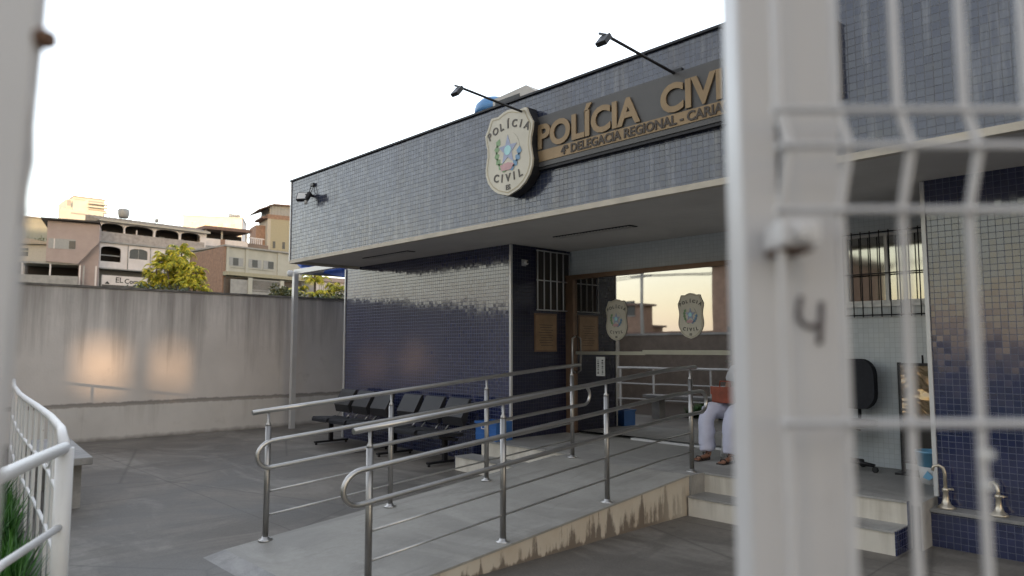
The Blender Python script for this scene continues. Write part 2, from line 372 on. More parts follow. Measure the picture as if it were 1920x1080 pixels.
M['plastic_lblue'] = plain('light_blue_plastic', (.18, .42, .62), .4, var=.1)
M['tarp'] = plain('blue_tarpaulin', (.02, .10, .48), .55, var=.2, sc=3)
M['tank'] = plain('blue_water_tank', (.10, .26, .52), .4, var=.15)
M['black_rubber'] = plain('black_rubber', (.02, .02, .02), .7)
M['gold_tap'] = plain('aged_chrome_tap', (.58, .52, .42), .3, .75, .15)
def glass_mat(name, refl, tint, rough=.02):
    k = NT(name); t = k.t; out = [n for n in t.nodes if n.type == 'OUTPUT_MATERIAL'][0]
    tr = k.n('BsdfTransparent'); tr.inputs[0].default_value = (*tint, 1)
    gl = k.n('BsdfGlossy'); gl.inputs['Roughness'].default_value = rough; gl.inputs[0].default_value = (.95, .93, .9, 1)
    nb = k.n('Bump'); k.val(nb, 'Strength', .03); k.val(nb, 'Distance', .02); k.l(k.noise(k.pos(), 1.1, 2), nb.inputs['Height']); k.l(nb.outputs[0], gl.inputs['Normal'])
    fr = k.n('Fresnel'); fr.inputs[0].default_value = 1.5
    f = k.math('ADD', fr.outputs[0], refl, True); mx = k.n('MixShader'); k.l(f, mx.inputs[0]); k.l(tr.outputs[0], mx.inputs[1]); k.l(gl.outputs[0], mx.inputs[2])
    k.l(mx.outputs[0], out.inputs[0]); t.nodes.remove(k.b); return k.m
M['door_glass'] = glass_mat('mirrored_door_glass', .50, (.35, .36, .36))
M['door_glass_dark'] = glass_mat('dark_door_glass', .16, (.2, .2, .2))
M['win_glass'] = glass_mat('window_glass', .35, (.5, .55, .52), .05)
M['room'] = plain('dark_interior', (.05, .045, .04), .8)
def leaf_mat(name, a, b, c):
    k = NT(name); oi = k.n('NewGeometry'); r = oi.outputs['Random Per Island']
    col = k.ramp(r, [(0., a), (.5, b), (1., c)]); k.l(col, k.b.inputs['Base Color']); k.b.inputs['Roughness'].default_value = .5
    k.b.inputs['Transmission Weight'].default_value = 0
    return k.m
M['palm_leaf_sunlit_tint'] = leaf_mat('palm_leaf_sunlit_tint', (.09, .15, .02), (.42, .42, .03), (.85, .68, .08))  # low-sun yellow is put into the leaf colours; the palms stand in shade
M['leaf_dark'] = leaf_mat('dark_leaf', (.02, .035, .012), (.04, .06, .018), (.08, .10, .03))
M['leaf_olive'] = leaf_mat('olive_leaf', (.035, .05, .02), (.08, .09, .03), (.15, .13, .04))
M['grass'] = leaf_mat('grass_blade', (.015, .07, .008), (.03, .12, .012), (.06, .18, .02))
M['bark'] = plain('bark', (.11, .085, .065), .9, var=.3, sc=12, bump=.4)
M['soil'] = plain('soil', (.06, .045, .035), .95, var=.3, bump=.3)
M['hill'] = plain('dry_hillside', (.11, .10, .06), .95, var=.4, sc=.3, obj=False)

# ================================================================= SETTING
def sheet(name, mat, x0, x1, y0, y1, z, kind='structure'):
    mb = MB(); mb.quad((x0, y0, z), (x1, y0, z), (x1, y1, z), (x0, y1, z)); return mb.build(name, mat, kind=kind)
# ground reaches the horizon; behind the boundary wall it rises as the hillside
g = MB(); NX, NY = 60, 60
sheet('ground', M['ground'], -13.75, 1500, -1500, 1500, 0)
sheet('road', M['asphalt'], -13.2, 60, -24, -4.5, .004)
sheet('pavement', M['curb'], -13.2, 60, -4.5, -2.2, .06)
def hill_z(x, y):
    d = max(0, -x-17); k = max(0, min(1, (y+25)/30))
    return k*(min(d*.10, 5+d*.04) + .3*math.sin(x*.21+1)*math.sin(y*.17)*min(1, d/15))
hb = MB(); xs = [-13.75-(i**1.55)*1.3 for i in range(46)]; ys = [-300+i*9 for i in range(80)]
grid = [[hb.bm.verts.new((x, y, hill_z(x, y)-.02)) for y in ys] for x in xs]
for i in range(len(xs)-1):
    for j in range(len(ys)-1):
        f = hb.bm.faces.new([grid[i][j], grid[i][j+1], grid[i+1][j+1], grid[i+1][j]]); f.smooth = True
hb.build('hillside', M['hill'], kind='structure')

# ================================================================= POLICE STATION
YF = 5.27; YB = 6.54; YD = 7.70; ZC = 2.95; ZT = 4.23
XL, XBL, XS, XR, XE = -10.72, -11.13, -6.90, -1.90, 4.5
st = empty('police_station', (XS, YB, 0), 0, 'single storey police station clad in blue mosaic with a deep roof over its glass entrance', 'building')
def sp(name, mat, mb, **k):
    o = mb.build(name, mat, st, **k); o.matrix_parent_inverse = Matrix.Translation((-XS, -YB, 0)); return o
def sbox(name, mat, *a, **k): return sp(name, mat, MB().box(*a), **k)
# fascia: front and left return (20 cm thick), with corner trim and coping
fb = MB(); fb.box(XL, XE, YF, YF+.2, ZC, ZT); fb.box(XL, XL+.2, YF+.2, 12, ZC, ZT); sp('fascia', M['tile_fascia'], fb)
cp = MB(); cp.box(XL-.025, XE, YF-.03, YF+.24, ZT, ZT+.022); cp.box(XL-.025, XL+.24, YF+.24, 12, ZT, ZT+.022); sp('coping', M['coping'], cp)
sbox('corner_trim', M['trim'], XL-.014, XL+.012, YF-.014, YF+.012, ZC-.02, ZT)
dt = MB(); dt.box(XL-.01, XE, YF-.008, YF+.06, ZC-.055, ZC-.001); dt.box(XL-.01, XL+.06, YF+.06, YB-.02, ZC-.055, ZC-.001); sp('drip_edge', M['cream_trim'], dt)
sbox('soffit', M['soffit'], XL+.061, XE, YF+.061, YD-.004, ZC-.012, ZC+.05)
sbox('roof', M['curb'], XL+.2, XE, YF+.2, 14, ZC+.55, ZC+.7)
# walls
sbox('wall', M['tile_blue'], XBL, XS, YB, 14, 0, ZC-.012, label='left wall block in glossy blue mosaic')
sbox('wall', M['tile_blue'], XR, XE, YB+.0, 14, 0, ZC-.012, label='right wall block in glossy blue mosaic')
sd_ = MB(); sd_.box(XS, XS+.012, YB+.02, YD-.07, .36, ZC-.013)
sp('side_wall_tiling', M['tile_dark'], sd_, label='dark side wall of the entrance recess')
w = MB(); w.box(XS+.02, -4.26, YD, YD+.12, 2.58, ZC-.012); w.box(-4.26, XR, YD, YD+.12, .36, 2.0); w.box(-4.26, -3.02, YD, YD+.12, 2.0, ZC-.012); w.box(-3.02, XR, YD, YD+.12, 2.72, ZC-.012)
sp('entrance_wall', M['tile_white'], w)
for (x, y) in ((XS+.004, YB-.004), (XBL-.004, YB-.004), (XR-.002, YB-.004)):
    sp('edge_trim', M['trim'], MB().box(x-.016, x+.016, y-.016, y+.016, .0 if x < -8 else .36, ZC-.02))
# interior seen darkly through the glass
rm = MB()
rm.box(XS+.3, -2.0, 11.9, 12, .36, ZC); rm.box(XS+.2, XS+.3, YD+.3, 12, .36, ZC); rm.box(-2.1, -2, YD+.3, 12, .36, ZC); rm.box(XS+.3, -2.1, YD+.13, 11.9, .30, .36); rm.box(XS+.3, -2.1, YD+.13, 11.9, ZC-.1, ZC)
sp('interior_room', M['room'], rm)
# glazed entrance
gx0, gx1 = XS+.16, -4.30; yg = YD-.05
fr = MB(); fr.box(XS+.02, gx0, yg-.05, yg+.06, .36, 2.58); fr.box(gx0, gx1+.04, yg-.05, yg+.05, 2.52, 2.58); fr.box(gx1, gx1+.04, yg-.03, yg+.03, .36, 2.52)
sp('door_frame', M['frame_brown'], fr)
sbox('threshold', M['plastic_white'], -5.75, gx1, yg-.06, yg+.04, .355, .385)
xm = -5.52
def leaf(x0, x1, y, gm='door_glass'):
    d = sbox('glass_door', M[gm], x0, x1, y-.005, y+.005, .40, 2.52)
    def sub(n_, m_, mb):
        o = mb.build(n_, m_, d); o.matrix_parent_inverse = Matrix.Identity(4); return o
    return d, sub
d1, sub1 = leaf(gx0, xm+.02, yg); d2, sub2 = leaf(xm, gx1, yg-.03)
sub1('push_bar', M['bar_olive'], MB().box(gx0+.03, xm-.0, yg-.035, yg-.01, 1.455, 1.50))
sub2('push_bar', M['bar_olive'], MB().box(xm-.02, gx1, yg-.065, yg-.04, 1.465, 1.52))
sub1('door_handle', M['steel'], MB().tube([(gx0+.02, yg-.03, 1.20), (gx0+.02, yg-.09, 1.23), (gx0+.02, yg-.09, 1.68), (gx0+.02, yg-.03, 1.71)], .014))
# barred window in the dark side wall
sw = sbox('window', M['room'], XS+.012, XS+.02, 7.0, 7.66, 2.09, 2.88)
gb = MB(); xg = XS+.05
for i in range(6): gb.tube([(xg, 7.0+i*.13, 2.06), (xg, 7.0+i*.13, 2.9)], .010, 6)
for z in (2.07, 2.48, 2.89): gb.tube([(xg, 6.98, z), (xg, 7.66, z)], .009, 6)
o = gb.build('window_grille', M['trim'], sw)
# barred sliding window in the white wall
wn = sbox('window', M['win_glass'], -3.02, XR-.01, YD+.04, YD+.05, 2.0, 2.72)
fb = MB()
for x in (-3.02, -2.62, -2.24, XR-.04): fb.box(x, x+.03, YD+.01, YD+.035, 2.0, 2.72)
fb.box(-2.99, XR-.04, YD+.012, YD+.034, 2.0, 2.03); fb.box(-2.99, XR-.04, YD+.012, YD+.034, 2.69, 2.72); fb.build('window_frame', M['trim'], wn)
fb = MB()
for i in range(13): fb.tube([(-3.0+i*.09, YD-.06, 1.86), (-3.0+i*.09, YD-.06, 2.74)], .006, 6)
for z in (1.88, 2.3, 2.72): fb.tube([(-3.03, YD-.06, z), (XR-.02, YD-.06, z)], .007, 6)
fb.build('window_grille', M['black_metal'], wn)
sbox('window_sill', M['trim'], -3.06, XR-.005, YD-.03, YD-.002, 1.965, 1.995)
# recessed strip fittings in the soffit
for a, b_ in ((on_z(680, 482, ZC), on_z(778, 470, ZC)), (on_z(1040, 440, ZC), on_z(1190, 424, ZC))):
    m_ = (a+b_)/2; f_ = sbox('soffit_vent', M['black_metal'] if m_.x < -8 else M['coping'], m_.x-.6, m_.x+.6, m_.y-.07, m_.y+.07, ZC-.022, ZC-.0125)
    v_ = MB()
    for i in range(24): v_.box(m_.x-.58+i*.049, m_.x-.56+i*.049, m_.y-.06, m_.y+.06, ZC-.03, ZC-.0225)
    v_.build('vent_louvre', M['soffit'], f_)
bpy.context.view_layer.update()

# porch floor and steps
def pb(*a): return MB().box(*a)
sp('porch_floor', M['floor'], MB().box(-7.02, XR-.0, 6.16, YD+.12, .0, .36).box(-5.48, -3.78, 5.9, 6.16, 0, .36))
for x0, x1, lab in ((-7.2, -5.48, 'low concrete steps with cream risers left of the ramp, below the blue crate'), (-3.78, -2.0, 'low concrete steps with cream risers right of the ramp, beside the tiled basin')):
    stp = empty('entrance_steps', ((x0+x1)/2, 5.85, 0), 0, lab, 'steps', 'entrance steps beside the ramp')
    inv = Matrix.Translation((-(x0+x1)/2, -5.85, 0))
    xa = x0+.18 if x0 < -6 else x0
    for nm, mt, mb in (('riser', M['riser'], pb(x0, x1, 5.85, 5.87, 0, .165)), ('riser', M['riser'], pb(xa, x1, 6.135, 6.157, .18, .345)),
                       ('tread', M['floor'], pb(x0, x1, 5.84, 6.134, .165, .18).box(x0, x1, 5.871, 6.134, 0, .164)), ('tread', M['floor'], pb(xa, x1, 6.125, 6.158, .345, .362))):
        q = mb.build(nm, mt, stp); q.matrix_parent_inverse = inv
    ex = x1 if x0 > -5 else x0-.012
    q = MB().box(ex, ex+.012, 5.85, 6.134, 0, .179).box(ex, ex+.012, 6.135, YB-.02, 0, .358).build('end_tiling', M['tile_blue'], stp); q.matrix_parent_inverse = inv
# ramp
RX0, RX1, RY0, RY1 = -5.52, -3.80, 2.25, 5.90
def ramp_z(y): return .03+(.36-.03)*max(0, min(1, (y-RY0)/(RY1-RY0)))
rp = empty('ramp', ((RX0+RX1)/2, RY0, 0), 0, 'sloping concrete ramp with drip stained cream kerb, rising between two steel handrails', 'ramp')
inv = Matrix.Translation((-(RX0+RX1)/2, -RY0, 0))
q = MB().prism([(RY0, 0), (RY0, .03), (RY1, .36), (RY1, 0)], 'x', RX0, RX1-.02).build('ramp_deck', M['ramp_top'], rp); q.matrix_parent_inverse = inv
q = MB().prism([(RY0-.16, 0), (RY0, 0), (RY0, .03)], 'x', RX0, RX1).build('ramp_lip', M['curb'], rp); q.matrix_parent_inverse = inv
q = MB().prism([(RY0, 0), (RY0, .02), (RY1, .35), (RY1, 0)], 'x', RX1-.02, RX1).build('kerb_face', M['kerb_side'], rp); q.matrix_parent_inverse = inv
q = MB().prism([(RY0, .0205), (RY0, .036), (RY1, .366), (RY1, .3505)], 'x', RX1-.16, RX1+.008).build('kerb_cap', M['ramp_top'], rp); q.matrix_parent_inverse = inv

# tiled basin at the foot of the right wall with its two taps
bs = empty('tiled_basin', (XR, 6.4, 0), 0, 'low basin ledge faced in blue mosaic along the foot of the right wall', 'basin')
inv = Matrix.Translation((-XR, -6.4, 0))
q = MB().box(XR, XE, 6.36, YB-.002, 0, .262).build('basin_front', M['tile_blue'], bs); q.matrix_parent_inverse = inv
q = MB().box(XR-.01, XE, 6.34, YB-.002, .263, .29, bev=.004).build('basin_top', M['curb'], bs); q.matrix_parent_inverse = inv
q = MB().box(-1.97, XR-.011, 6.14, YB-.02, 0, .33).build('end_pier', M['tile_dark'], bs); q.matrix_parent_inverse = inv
for i, (px, py, hh, lab) in enumerate(((1790, 945, .33, 'tall curved tap with a wide foot at the left end of the basin ledge'), (1885, 960, .24, 'shorter bent tap on the basin ledge, nearer the right edge'))):
    p = on_z(px, py, .29); p.y = 6.45
    t = empty('garden_tap', (p.x, p.y, .29), R_(20-60*i), lab, 'tap', 'taps on the basin ledge')
    MB().lathe([(.065, 0), (.06, .012), (.035, .03), (.022, .07), (.018, .12), (.024, .135), (.024, .15), (.014, .16)], n=16).build('tap_foot', M['gold_tap'], t)
    MB().tube([(0, 0, .15), (0, 0, hh-.06), (-.01, 0, hh-.02), (-.04, 0, hh), (-.075, 0, hh-.01), (-.085, 0, hh-.045)], [.014, .013, .013, .012, .011, .012], 10).build('spout', M['gold_tap'], t)
    h = MB(); h.tube([(0, 0, .145), (.05, .0, .15)], .009, 8); h.tube([(.05, -.03, .15), (.05, .03, .15)], .006, 8); h.build('tap_handle', M['gold_tap'], t)

# ================================================================= FASCIA SIGN, SHIELDS, LAMPS
YSG = YF-.065
sg = empty('name_sign', (-5.12, YSG, 3.41), 0, 'long grey sign panel with gold letters POLÍCIA CIVIL on the tiled fascia', 'sign')
SX1 = -2.02; SH = .50
q = MB().box(0, SX1+5.12, 0, .06, 0, SH+.03).build('sign_panel', M['sign_panel'], sg)
q = MB().box(-.01, SX1+5.13, .012, .062, -.028, -.001).build('lower_edge', M['coping'], sg)
text_mesh('sign_lettering', 'POLÍCIA', .345, .007, M['gold'], sg, (.04, -.014, .19), (math.pi/2, 0, 0), bold=.011, sx=1.01)
text_mesh('sign_lettering', 'CIVIL', .345, .007, M['gold'], sg, (1.56, -.014, .19), (math.pi/2, 0, 0), bold=.011, sx=1.0)
q = MB().box(.04, SX1+5.06, -.008, -.0005, .05, .165).build('gold_band', M['gold'], sg)
text_mesh('sign_lettering', '4ª DELEGACIA REGIONAL - CARIACICA', .118, .003, M['sign_text'], sg, (.37, -.012, .068), (math.pi/2, 0, 0), bold=.0035, sx=1.0)

def shield_outline(w, h, off=0):
    pts = [(0, .5), (.10, .488), (.22, .455), (.34, .462), (.37, .455), (.43, .36), (.5, .27), (.488, .2), (.455, .1), (.45, .02), (.47, -.06), (.49, -.14), (.48, -.22), (.43, -.31), (.34, -.39), (.22, -.45), (.12, -.475), (.04, -.492), (0, -.5)]
    full = pts + [(-x, y) for x, y in pts[-2:0:-1]]
    return [(x*(w-2*off), y*(h-2*off)) for x, y in full]
def arc_text(name, txt, size, rad, cz, mat, par, y, up=True, bold=.0, step=.82):
    """letters laid along an arc, joined into one mesh"""
    bm = bmesh.new(); n = len(txt); da = size*step/rad
    for i, ch in enumerate(txt):
        a = (i-(n-1)/2)*da
        cu = bpy.data.curves.new('c', 'FONT'); cu.body = ch; cu.size = size; cu.align_x = 'CENTER'; cu.offset = bold; cu.extrude = size*.02; cu.resolution_u = 3
        t = bpy.data.objects.new('c', cu); COL.objects.link(t); dg = bpy.context.evaluated_depsgraph_get(); me = bpy.data.meshes.new_from_object(t.evaluated_get(dg))
        bpy.data.objects.remove(t); bpy.data.curves.remove(cu)
        if up: mx = Matrix.Translation((rad*math.sin(a), y, cz+rad*math.cos(a)-rad)) @ Matrix.Rotation(a, 4, 'Y') @ Matrix.Rotation(math.pi/2, 4, 'X')
        else: mx = Matrix.Translation((rad*math.sin(a), y, cz-rad*math.cos(a)+rad)) @ Matrix.Rotation(-a, 4, 'Y') @ Matrix.Rotation(math.pi/2, 4, 'X')
        me.transform(mx); bm.from_mesh(me); bpy.data.meshes.remove(me)
    me = bpy.data.meshes.new(name); bm.to_mesh(me); bm.free(); return mesh_obj(name, me, mat, par)
def ring_pts(cx, cz, r, n, ph=0, rz=None): return [(cx+r*math.cos(ph+2*math.pi*i/n), cz+(rz or r)*math.sin(ph+2*math.pi*i/n)) for i in range(n)]
def make_shield(name, w, h, th, label, cat, group=None, dull=False):
    r = empty(name, (0, 0, 0), 0, label, cat, group)
    MB().prism(shield_outline(w, h), 'y', -.004, th).build('shield_plate', M['shield'], r)
    if th > .03: MB().prism(shield_outline(w, h, -.006), 'y', .02, th+.03).build('shield_box', M['coping'], r)
    # gold border line as a thin raised band
    a = shield_outline(w, h, w*.035); b = shield_outline(w, h, w*.05); mb = MB(); n = len(a)
    for i in range(n):
        j = (i+1) % n; mb.quad((a[i][0], -.0065, a[i][1]), (a[j][0], -.0065, a[j][1]), (b[j][0], -.0065, b[j][1]), (b[i][0], -.0065, b[i][1]))
    mb.build('border_line', M['shield_edge'], r)
    arc_text('lettering', 'POLÍCIA', w*.155, w*.75, h*.285, M['shield_dark'], r, -.007, True, w*.004)
    arc_text('lettering', 'CIVIL', w*.16, w*1.2, -h*.335, M['shield_dark'], r, -.007, False, w*.004)
    text_mesh('lettering', 'ES', w*.10, .002, M['shield_dark'], r, (0, -.007, -h*.43), (math.pi/2, 0, 0), w*.003, 'CENTER')
    em = MB(); y0 = -.0075; R = w*.235
    em.prism(ring_pts(0, 0, R*1.0, 28, 0, R*1.12), 'y', y0, -.0035, 0)                       # pale disc
    for i in range(18):                                                                          # wreath leaves
        a_ = math.pi*2*(i+.5)/18
        if -2.1 < a_-1.57-math.pi < 2.1 and abs(math.cos(a_)) > .2:
            cx, cz = R*math.cos(a_), R*1.18*math.sin(a_); t = Vector((-math.sin(a_), 0, math.cos(a_))); nrm = Vector((math.cos(a_), 0, math.sin(a_)))
            c_ = Vector((cx, y0-.002, cz)); L = R*.30
            em.quad(c_-t*L, c_+nrm*L*.8, c_+t*L, c_-nrm*L*.8, 1 if math.cos(a_) < 0 else 2)
    stp_ = []
    for i in range(10):
        rr = R*.98 if i % 2 == 0 else R*.42; a_ = math.pi/2+i*math.pi/5; stp_.append((rr*math.cos(a_)*.86, rr*math.sin(a_)))
    em.prism(stp_, 'y', y0-.004, y0-.001, 3)
    em.prism(ring_pts(0, 0, R*.30, 16), 'y', y0-.007, y0-.004, 4)
    em.prism([(-R*.55, -R*1.22), (R*.3, -R*1.22), (R*.55, -R*.9), (0, -R*.75), (-R*.7, -R*.85)], 'y', y0-.005, y0-.001, 5)
    for v_ in em.bm.verts: v_.co.z += h*.025
    o_ = em.build('emblem', [M['shield'], M['em_green'], M['em_blue'], M['em_lilac'], M['em_cyan'], M['em_pink']], r)
    return r
sh = make_shield('shield_sign', .74, .93, .10, 'big cream police shield standing proud of the fascia, left of the name sign', 'shield sign')
sh.location = (-5.43, YF-.16, 3.62)
for (px, py, w_, h_, yy, lab) in ((1156, 600, .36, .56, yg-.012, 'cream police shield sticker on the dark left glass door'), (1295, 592, .36, .56, yg-.042, 'cream police shield sticker on the right glass door, in front of the reflected sunset')):
    s_ = make_shield('shield_sticker', w_, h_, .004, lab, 'sticker', 'shield stickers on the glass doors'); p = on_y(px, py, yy); s_.location = p
# notice
p = on_y(1126, 687, yg-.01); nt_ = empty('paper_notice', p, 0, 'white printed paper notice taped under the push bar of the left glass door', 'notice')
MB().box(-.075, .075, -.002, .0, -.13, .13).build('sheet', M['paper'], nt_)
pr = MB(); rr_ = random.Random(3)
for cx in (-.038, .038):
    z = .09
    while z > -.11:
        hgt = rr_.choice([.008, .014, .02]); pr.box(cx-.012-rr_.random()*.008, cx+.012, -.0035, -.0021, z-hgt, z); z -= hgt+.012
pr.build('print', M['ink'], nt_)
# plaque and camera on the dark side wall
pq = empty('wall_plaque', (XS+.012, 7.19, 1.76), 0, 'brown metal plaque with lines of lettering below the barred side window', 'plaque')
MB().box(.001, .012, -.2, .2, -.24, .24, bev=.002).build('plaque_plate', M['brass'], pq)
MB().box(.0, .008, -.225, .225, -.265, .265).build('plaque_frame', M['frame_brown'], pq)
tl = MB()
for i in range(9): tl.box(.0125, .0145, -.14+.02*(i % 3), .14-.03*(i % 2), .1-.035*i, .108-.035*i)
tl.build('lettering', M['sign_text'], pq)
cm = empty('security_camera', (XS+.012, 6.76, 2.70), 0, 'small white round camera high on the dark side wall beside the corner', 'camera')
MB().box(.0, .02, -.035, .035, -.045, .045, bev=.004).build('mount', M['trim'], cm)
MB().lathe([(.03, 0), (.036, .02), (.034, .05), (.02, .06)], M=Matrix.Translation((.02, 0, 0)) @ Matrix.Rotation(math.pi/2, 4, 'Y')).build('camera_body', M['trim'], cm)
MB().lathe([(.015, 0), (.015, .012)], M=Matrix.Translation((.081, 0, 0)) @ Matrix.Rotation(math.pi/2, 4, 'Y')).build('lens', M['black'], cm)
# arm lamps reaching out over the sign
def arm_lamp(base, lab):
    r = empty('sign_lamp', base, 0, lab, 'lamp', 'arm lamps over the name sign')
    L, th = 1.0, R_(3); tip = Vector((0, -L*math.cos(th), L*math.sin(th)))
    MB().tube([(0, 0, 0), (0, -.06, .0), tip], .013, 8).build('arm', M['black_metal'], r)
    MB().box(-.05, .05, -.012, .012, -.05, .05).build('wall_plate', M['black_metal'], r)
    b = MB(); b.tube([tip+Vector((-.06, -.0, .03)), tip+Vector((0, .0, 0)), tip+Vector((.04, -.0, -.03))], .011, 6); b.build('yoke', M['black_metal'], r)
    mx = Matrix.Translation(tip+Vector((.0, -.02, -.05))) @ Matrix.Rotation(R_(50), 4, 'X')
    hd = MB(); hd.box(-.05, .05, -.055, .055, -.02, .02, M=mx, bev=.006); h_ = hd.build('lamp_head', M['black_metal'], r)
    MB().box(-.04, .04, -.045, .045, -.024, -.021, M=mx).build('lamp_glass', M['win_glass'], h_)
    return r
arm_lamp(on_y(1270, 140, YF-.01), 'thin black arm lamp above the gap between the two words of the sign')
arm_lamp(on_y(997, 216, YF-.01), 'thin black arm lamp rising over the big police shield')
# floodlight near the left corner
fl = empty('floodlight', on_y(586, 362, YF-.004), 0, 'small twin floodlight with a loop of cable near the left end of the fascia', 'floodlight')
MB().tube([(-.01, -.02, .12), (-.03, -.03, .05), (-.01, -.06, -.02), (.0, -.06, -.08)], .006, 6).tube([(.05, -.01, .12), (.06, -.03, .06), (.03, -.05, -.02)], .005, 6).build('cable', M['black'], fl)
MB().box(-.03, .07, -.03, .0, .1, .15, bev=.006).build('junction_box', M['black_metal'], fl)
mx = Matrix.Translation((-.06, -.13, -.07)) @ Matrix.Rotation(R_(35), 4, 'Z') @ Matrix.Rotation(R_(-25), 4, 'X')
f1 = MB().box(-.09, .09, -.03, .03, -.07, .07, M=mx, bev=.008).build('lamp_head', M['coping'], fl); MB().box(-.075, .075, -.034, -.0305, -.055, .055, M=mx).build('lamp_glass', M['plastic_white'], f1)
mx = Matrix.Translation((.11, -.12, -.08)) @ Matrix.Rotation(R_(-35), 4, 'Z') @ Matrix.Rotation(R_(-30), 4, 'X')
f1 = MB().box(-.08, .08, -.02, .02, -.06, .06, M=mx, bev=.008).build('lamp_head', M['coping'], fl)
MB().tube([(0, -.1, -.1), (0, -.11, -.19)], [.03, .022], 10).build('sensor', M['plastic_white'], fl)
MB().box(-.03, .03, -.12, .0, -.06, -.03).build('bracket', M['coping'], fl)

# water tank on the roof behind the parapet
tk = empty('water_tank', (on_y(918, 200, 8.2).x+.12, 8.2, 3.65), 0, 'blue water tank whose rounded top shows above the roof edge', 'water tank')
MB().lathe([(.28, 0), (.36, .5), (.40, 1.2), (.42, 1.75), (.40, 1.78)], n=28).build('tank_body', M['tank'], tk)
MB().lathe([(.43, 1.76), (.43, 1.84), (.40, 1.92), (.30, 2.0), (.16, 2.05), (.05, 2.06)], n=28).build('tank_lid', M['tank'], tk)
zt = on_y(905, 192, 8.2).z
tk.scale = (.8, .8, 1); tk.location.z = zt-2.06
MB().box(-1.0, 1.0, -.6, .6, 3.65-tk.location.z, .0).build('tank_base', M['curb'], tk) if tk.location.z > 3.7 else None
rb = empty('roof_hatch', (tk.location.x+.75, 8.3, 3.65), 0, 'pale sloping hatch cover on the roof just right of the blue water tank', 'hatch')
zz = zt-3.65-.16
MB().prism([(-.45, 0), (-.45, zz-.02), (.35, zz+.02), (.6, zz-.16), (.6, 0)], 'y', -.4, .4).build('hatch_cover', M['plaster'], rb)
MB().box(-.38, .2, -.41, -.402, zz-.30, zz-.08).build('opening', M['black'], rb)

# ================================================================= HANDRAILS
def handrail(pts_y, xs_, y0, y1, label, yt):
    """posts at pts_y; rails follow the ramp from y0 to y1; y0 end loops between the two middle rails"""
    r = empty('handrail', (xs_(pts_y[0]), pts_y[0], 0), 0, label, 'handrail', 'steel handrails along the ramp')
    inv = Matrix.Translation((-xs_(pts_y[0]), -pts_y[0], 0))
    def add(n_, m_, mb):
        o = mb.build(n_, m_, r); o.matrix_parent_inverse = inv; return o
    for y in pts_y:
        x = xs_(y); zb = ramp_z(y)
        p_ = MB().tube([(x, y, zb), (x, y, zb+.88)], .0225, 14).lathe([(.0225, .88), (.020, .895), (.0105, .91), (.0105, .985)], (x, y, zb), 12)
        post = add('post', M['steel_dull'], p_)
        fl_ = MB().lathe([(.055, 0), (.055, .008), (.03, .014), (.027, .03)], (x, y, zb), 18); o = fl_.build('base_flange', M['steel'], post); o.matrix_parent_inverse = Matrix.Identity(4)
    off = -.055
    def P(y, h, dx=0): return Vector((xs_(y)+dx, y, ramp_z(y)+h))
    def rail_line(ya, yb, h, dx=0):
        n = 8; return [P(ya+(yb-ya)*i/n, h, dx) for i in range(n+1)]
    add('top_rail', M['steel'], MB().tube(rail_line(yt, y1, 1.0), .0195, 14))
    # looped double rail
    up, lo = .77, .565; mid = (up+lo)/2; rad = (up-lo)/2; dx = .06
    pts = rail_line(y1-.02, y0+.1, up, dx)
    for i in range(1, 12):
        a = math.pi*i/12; pts.append(P(y0+.1-rad*math.sin(a)*1.15, mid+rad*math.cos(a), dx))
    pts += rail_line(y0+.1, y1-.02, lo, dx)
    for i in range(1, 10):
        a = math.pi*i/10; pts.append(P(y1-.02+rad*math.sin(a), mid-rad*math.cos(a), dx))
    add('looped_rail', M['steel'], MB().tube(pts, .0175, 12, closed=True))
    for h in (.37, .19):
        add('lower_rail', M['steel'], MB().tube(rail_line(pts_y[0], pts_y[-1], h, .0), .008, 8))
    bk = MB()
    for y in pts_y:
        for h in (up, lo): bk.tube([P(y, h-.02, .0), P(y, h-.01, dx)], .007, 6)
    add('rail_bracket', M['steel'], bk)
    return r
handrail([2.54, 3.65, 4.73, 5.92], lambda y: -5.46+(y-2.5)*.055, 2.45, 6.05, 'left steel handrail of the ramp, nearer the waiting chairs', 2.41)
handrail([2.47, 3.6, 4.79, 6.08], lambda y: -3.88, 2.27, 6.18, 'right steel handrail of the ramp, nearer the steps and the seated person', 2.35)

# ================================================================= WAITING CHAIRS
def waiting_bench(x0, n, yb, label, rz=0):
    r = empty('waiting_bench', (x0+n*.27, yb, 0), rz, label, 'chair row', 'rows of waiting chairs along the blue wall')
    for i in range(n):
        cx = -n*.27+.27+i*.54
        sm = MB()
        prof = [(-.46, .415), (-.44, .44), (-.30, .435), (-.1, .42), (-.04, .43)]
        sm.prism([(a, b_) for a, b_ in prof]+[(a, b_-.045) for a, b_ in prof[::-1]], 'x', cx-.235, cx+.235)
        s_ = sm.build('seat', M['fabric_black'], r)
        bm_ = MB(); a0, b0, a1, b1 = -.03, .50, .10, .86
        bm_.prism([(a0, b0), (a0-.035, b0+.12), (a1-.05, b1-.04), (a1-.02, b1), (a1+.02, b1), (a0+.04, b0)], 'x', cx-.215, cx+.215)
        b2 = bm_.build('backrest', M['seat_grey'], r)
        MB().tube([(cx-.16, -.05, .42), (cx-.16, .03, .50), (cx+.16, .03, .50), (cx+.16, -.05, .42)], .009, 6).build('back_loop', M['steel'], b2)
    MB().box(-n*.27-.02, n*.27+.02, -.24, -.18, .33, .37).build('beam', M['black_metal'], r)
    for cx in (-n*.27+.22, n*.27-.22):
        l_ = MB().box(cx-.025, cx+.025, -.24, -.18, .06, .33); l_.box(cx-.03, cx+.03, -.5, .1, .03, .06, bev=.008).tube([(cx, -.47, 0), (cx, -.47, .03)], .02).tube([(cx, .07, 0), (cx, .07, .03)], .02)
        l_.build('leg', M['black_metal'], r)
    return r
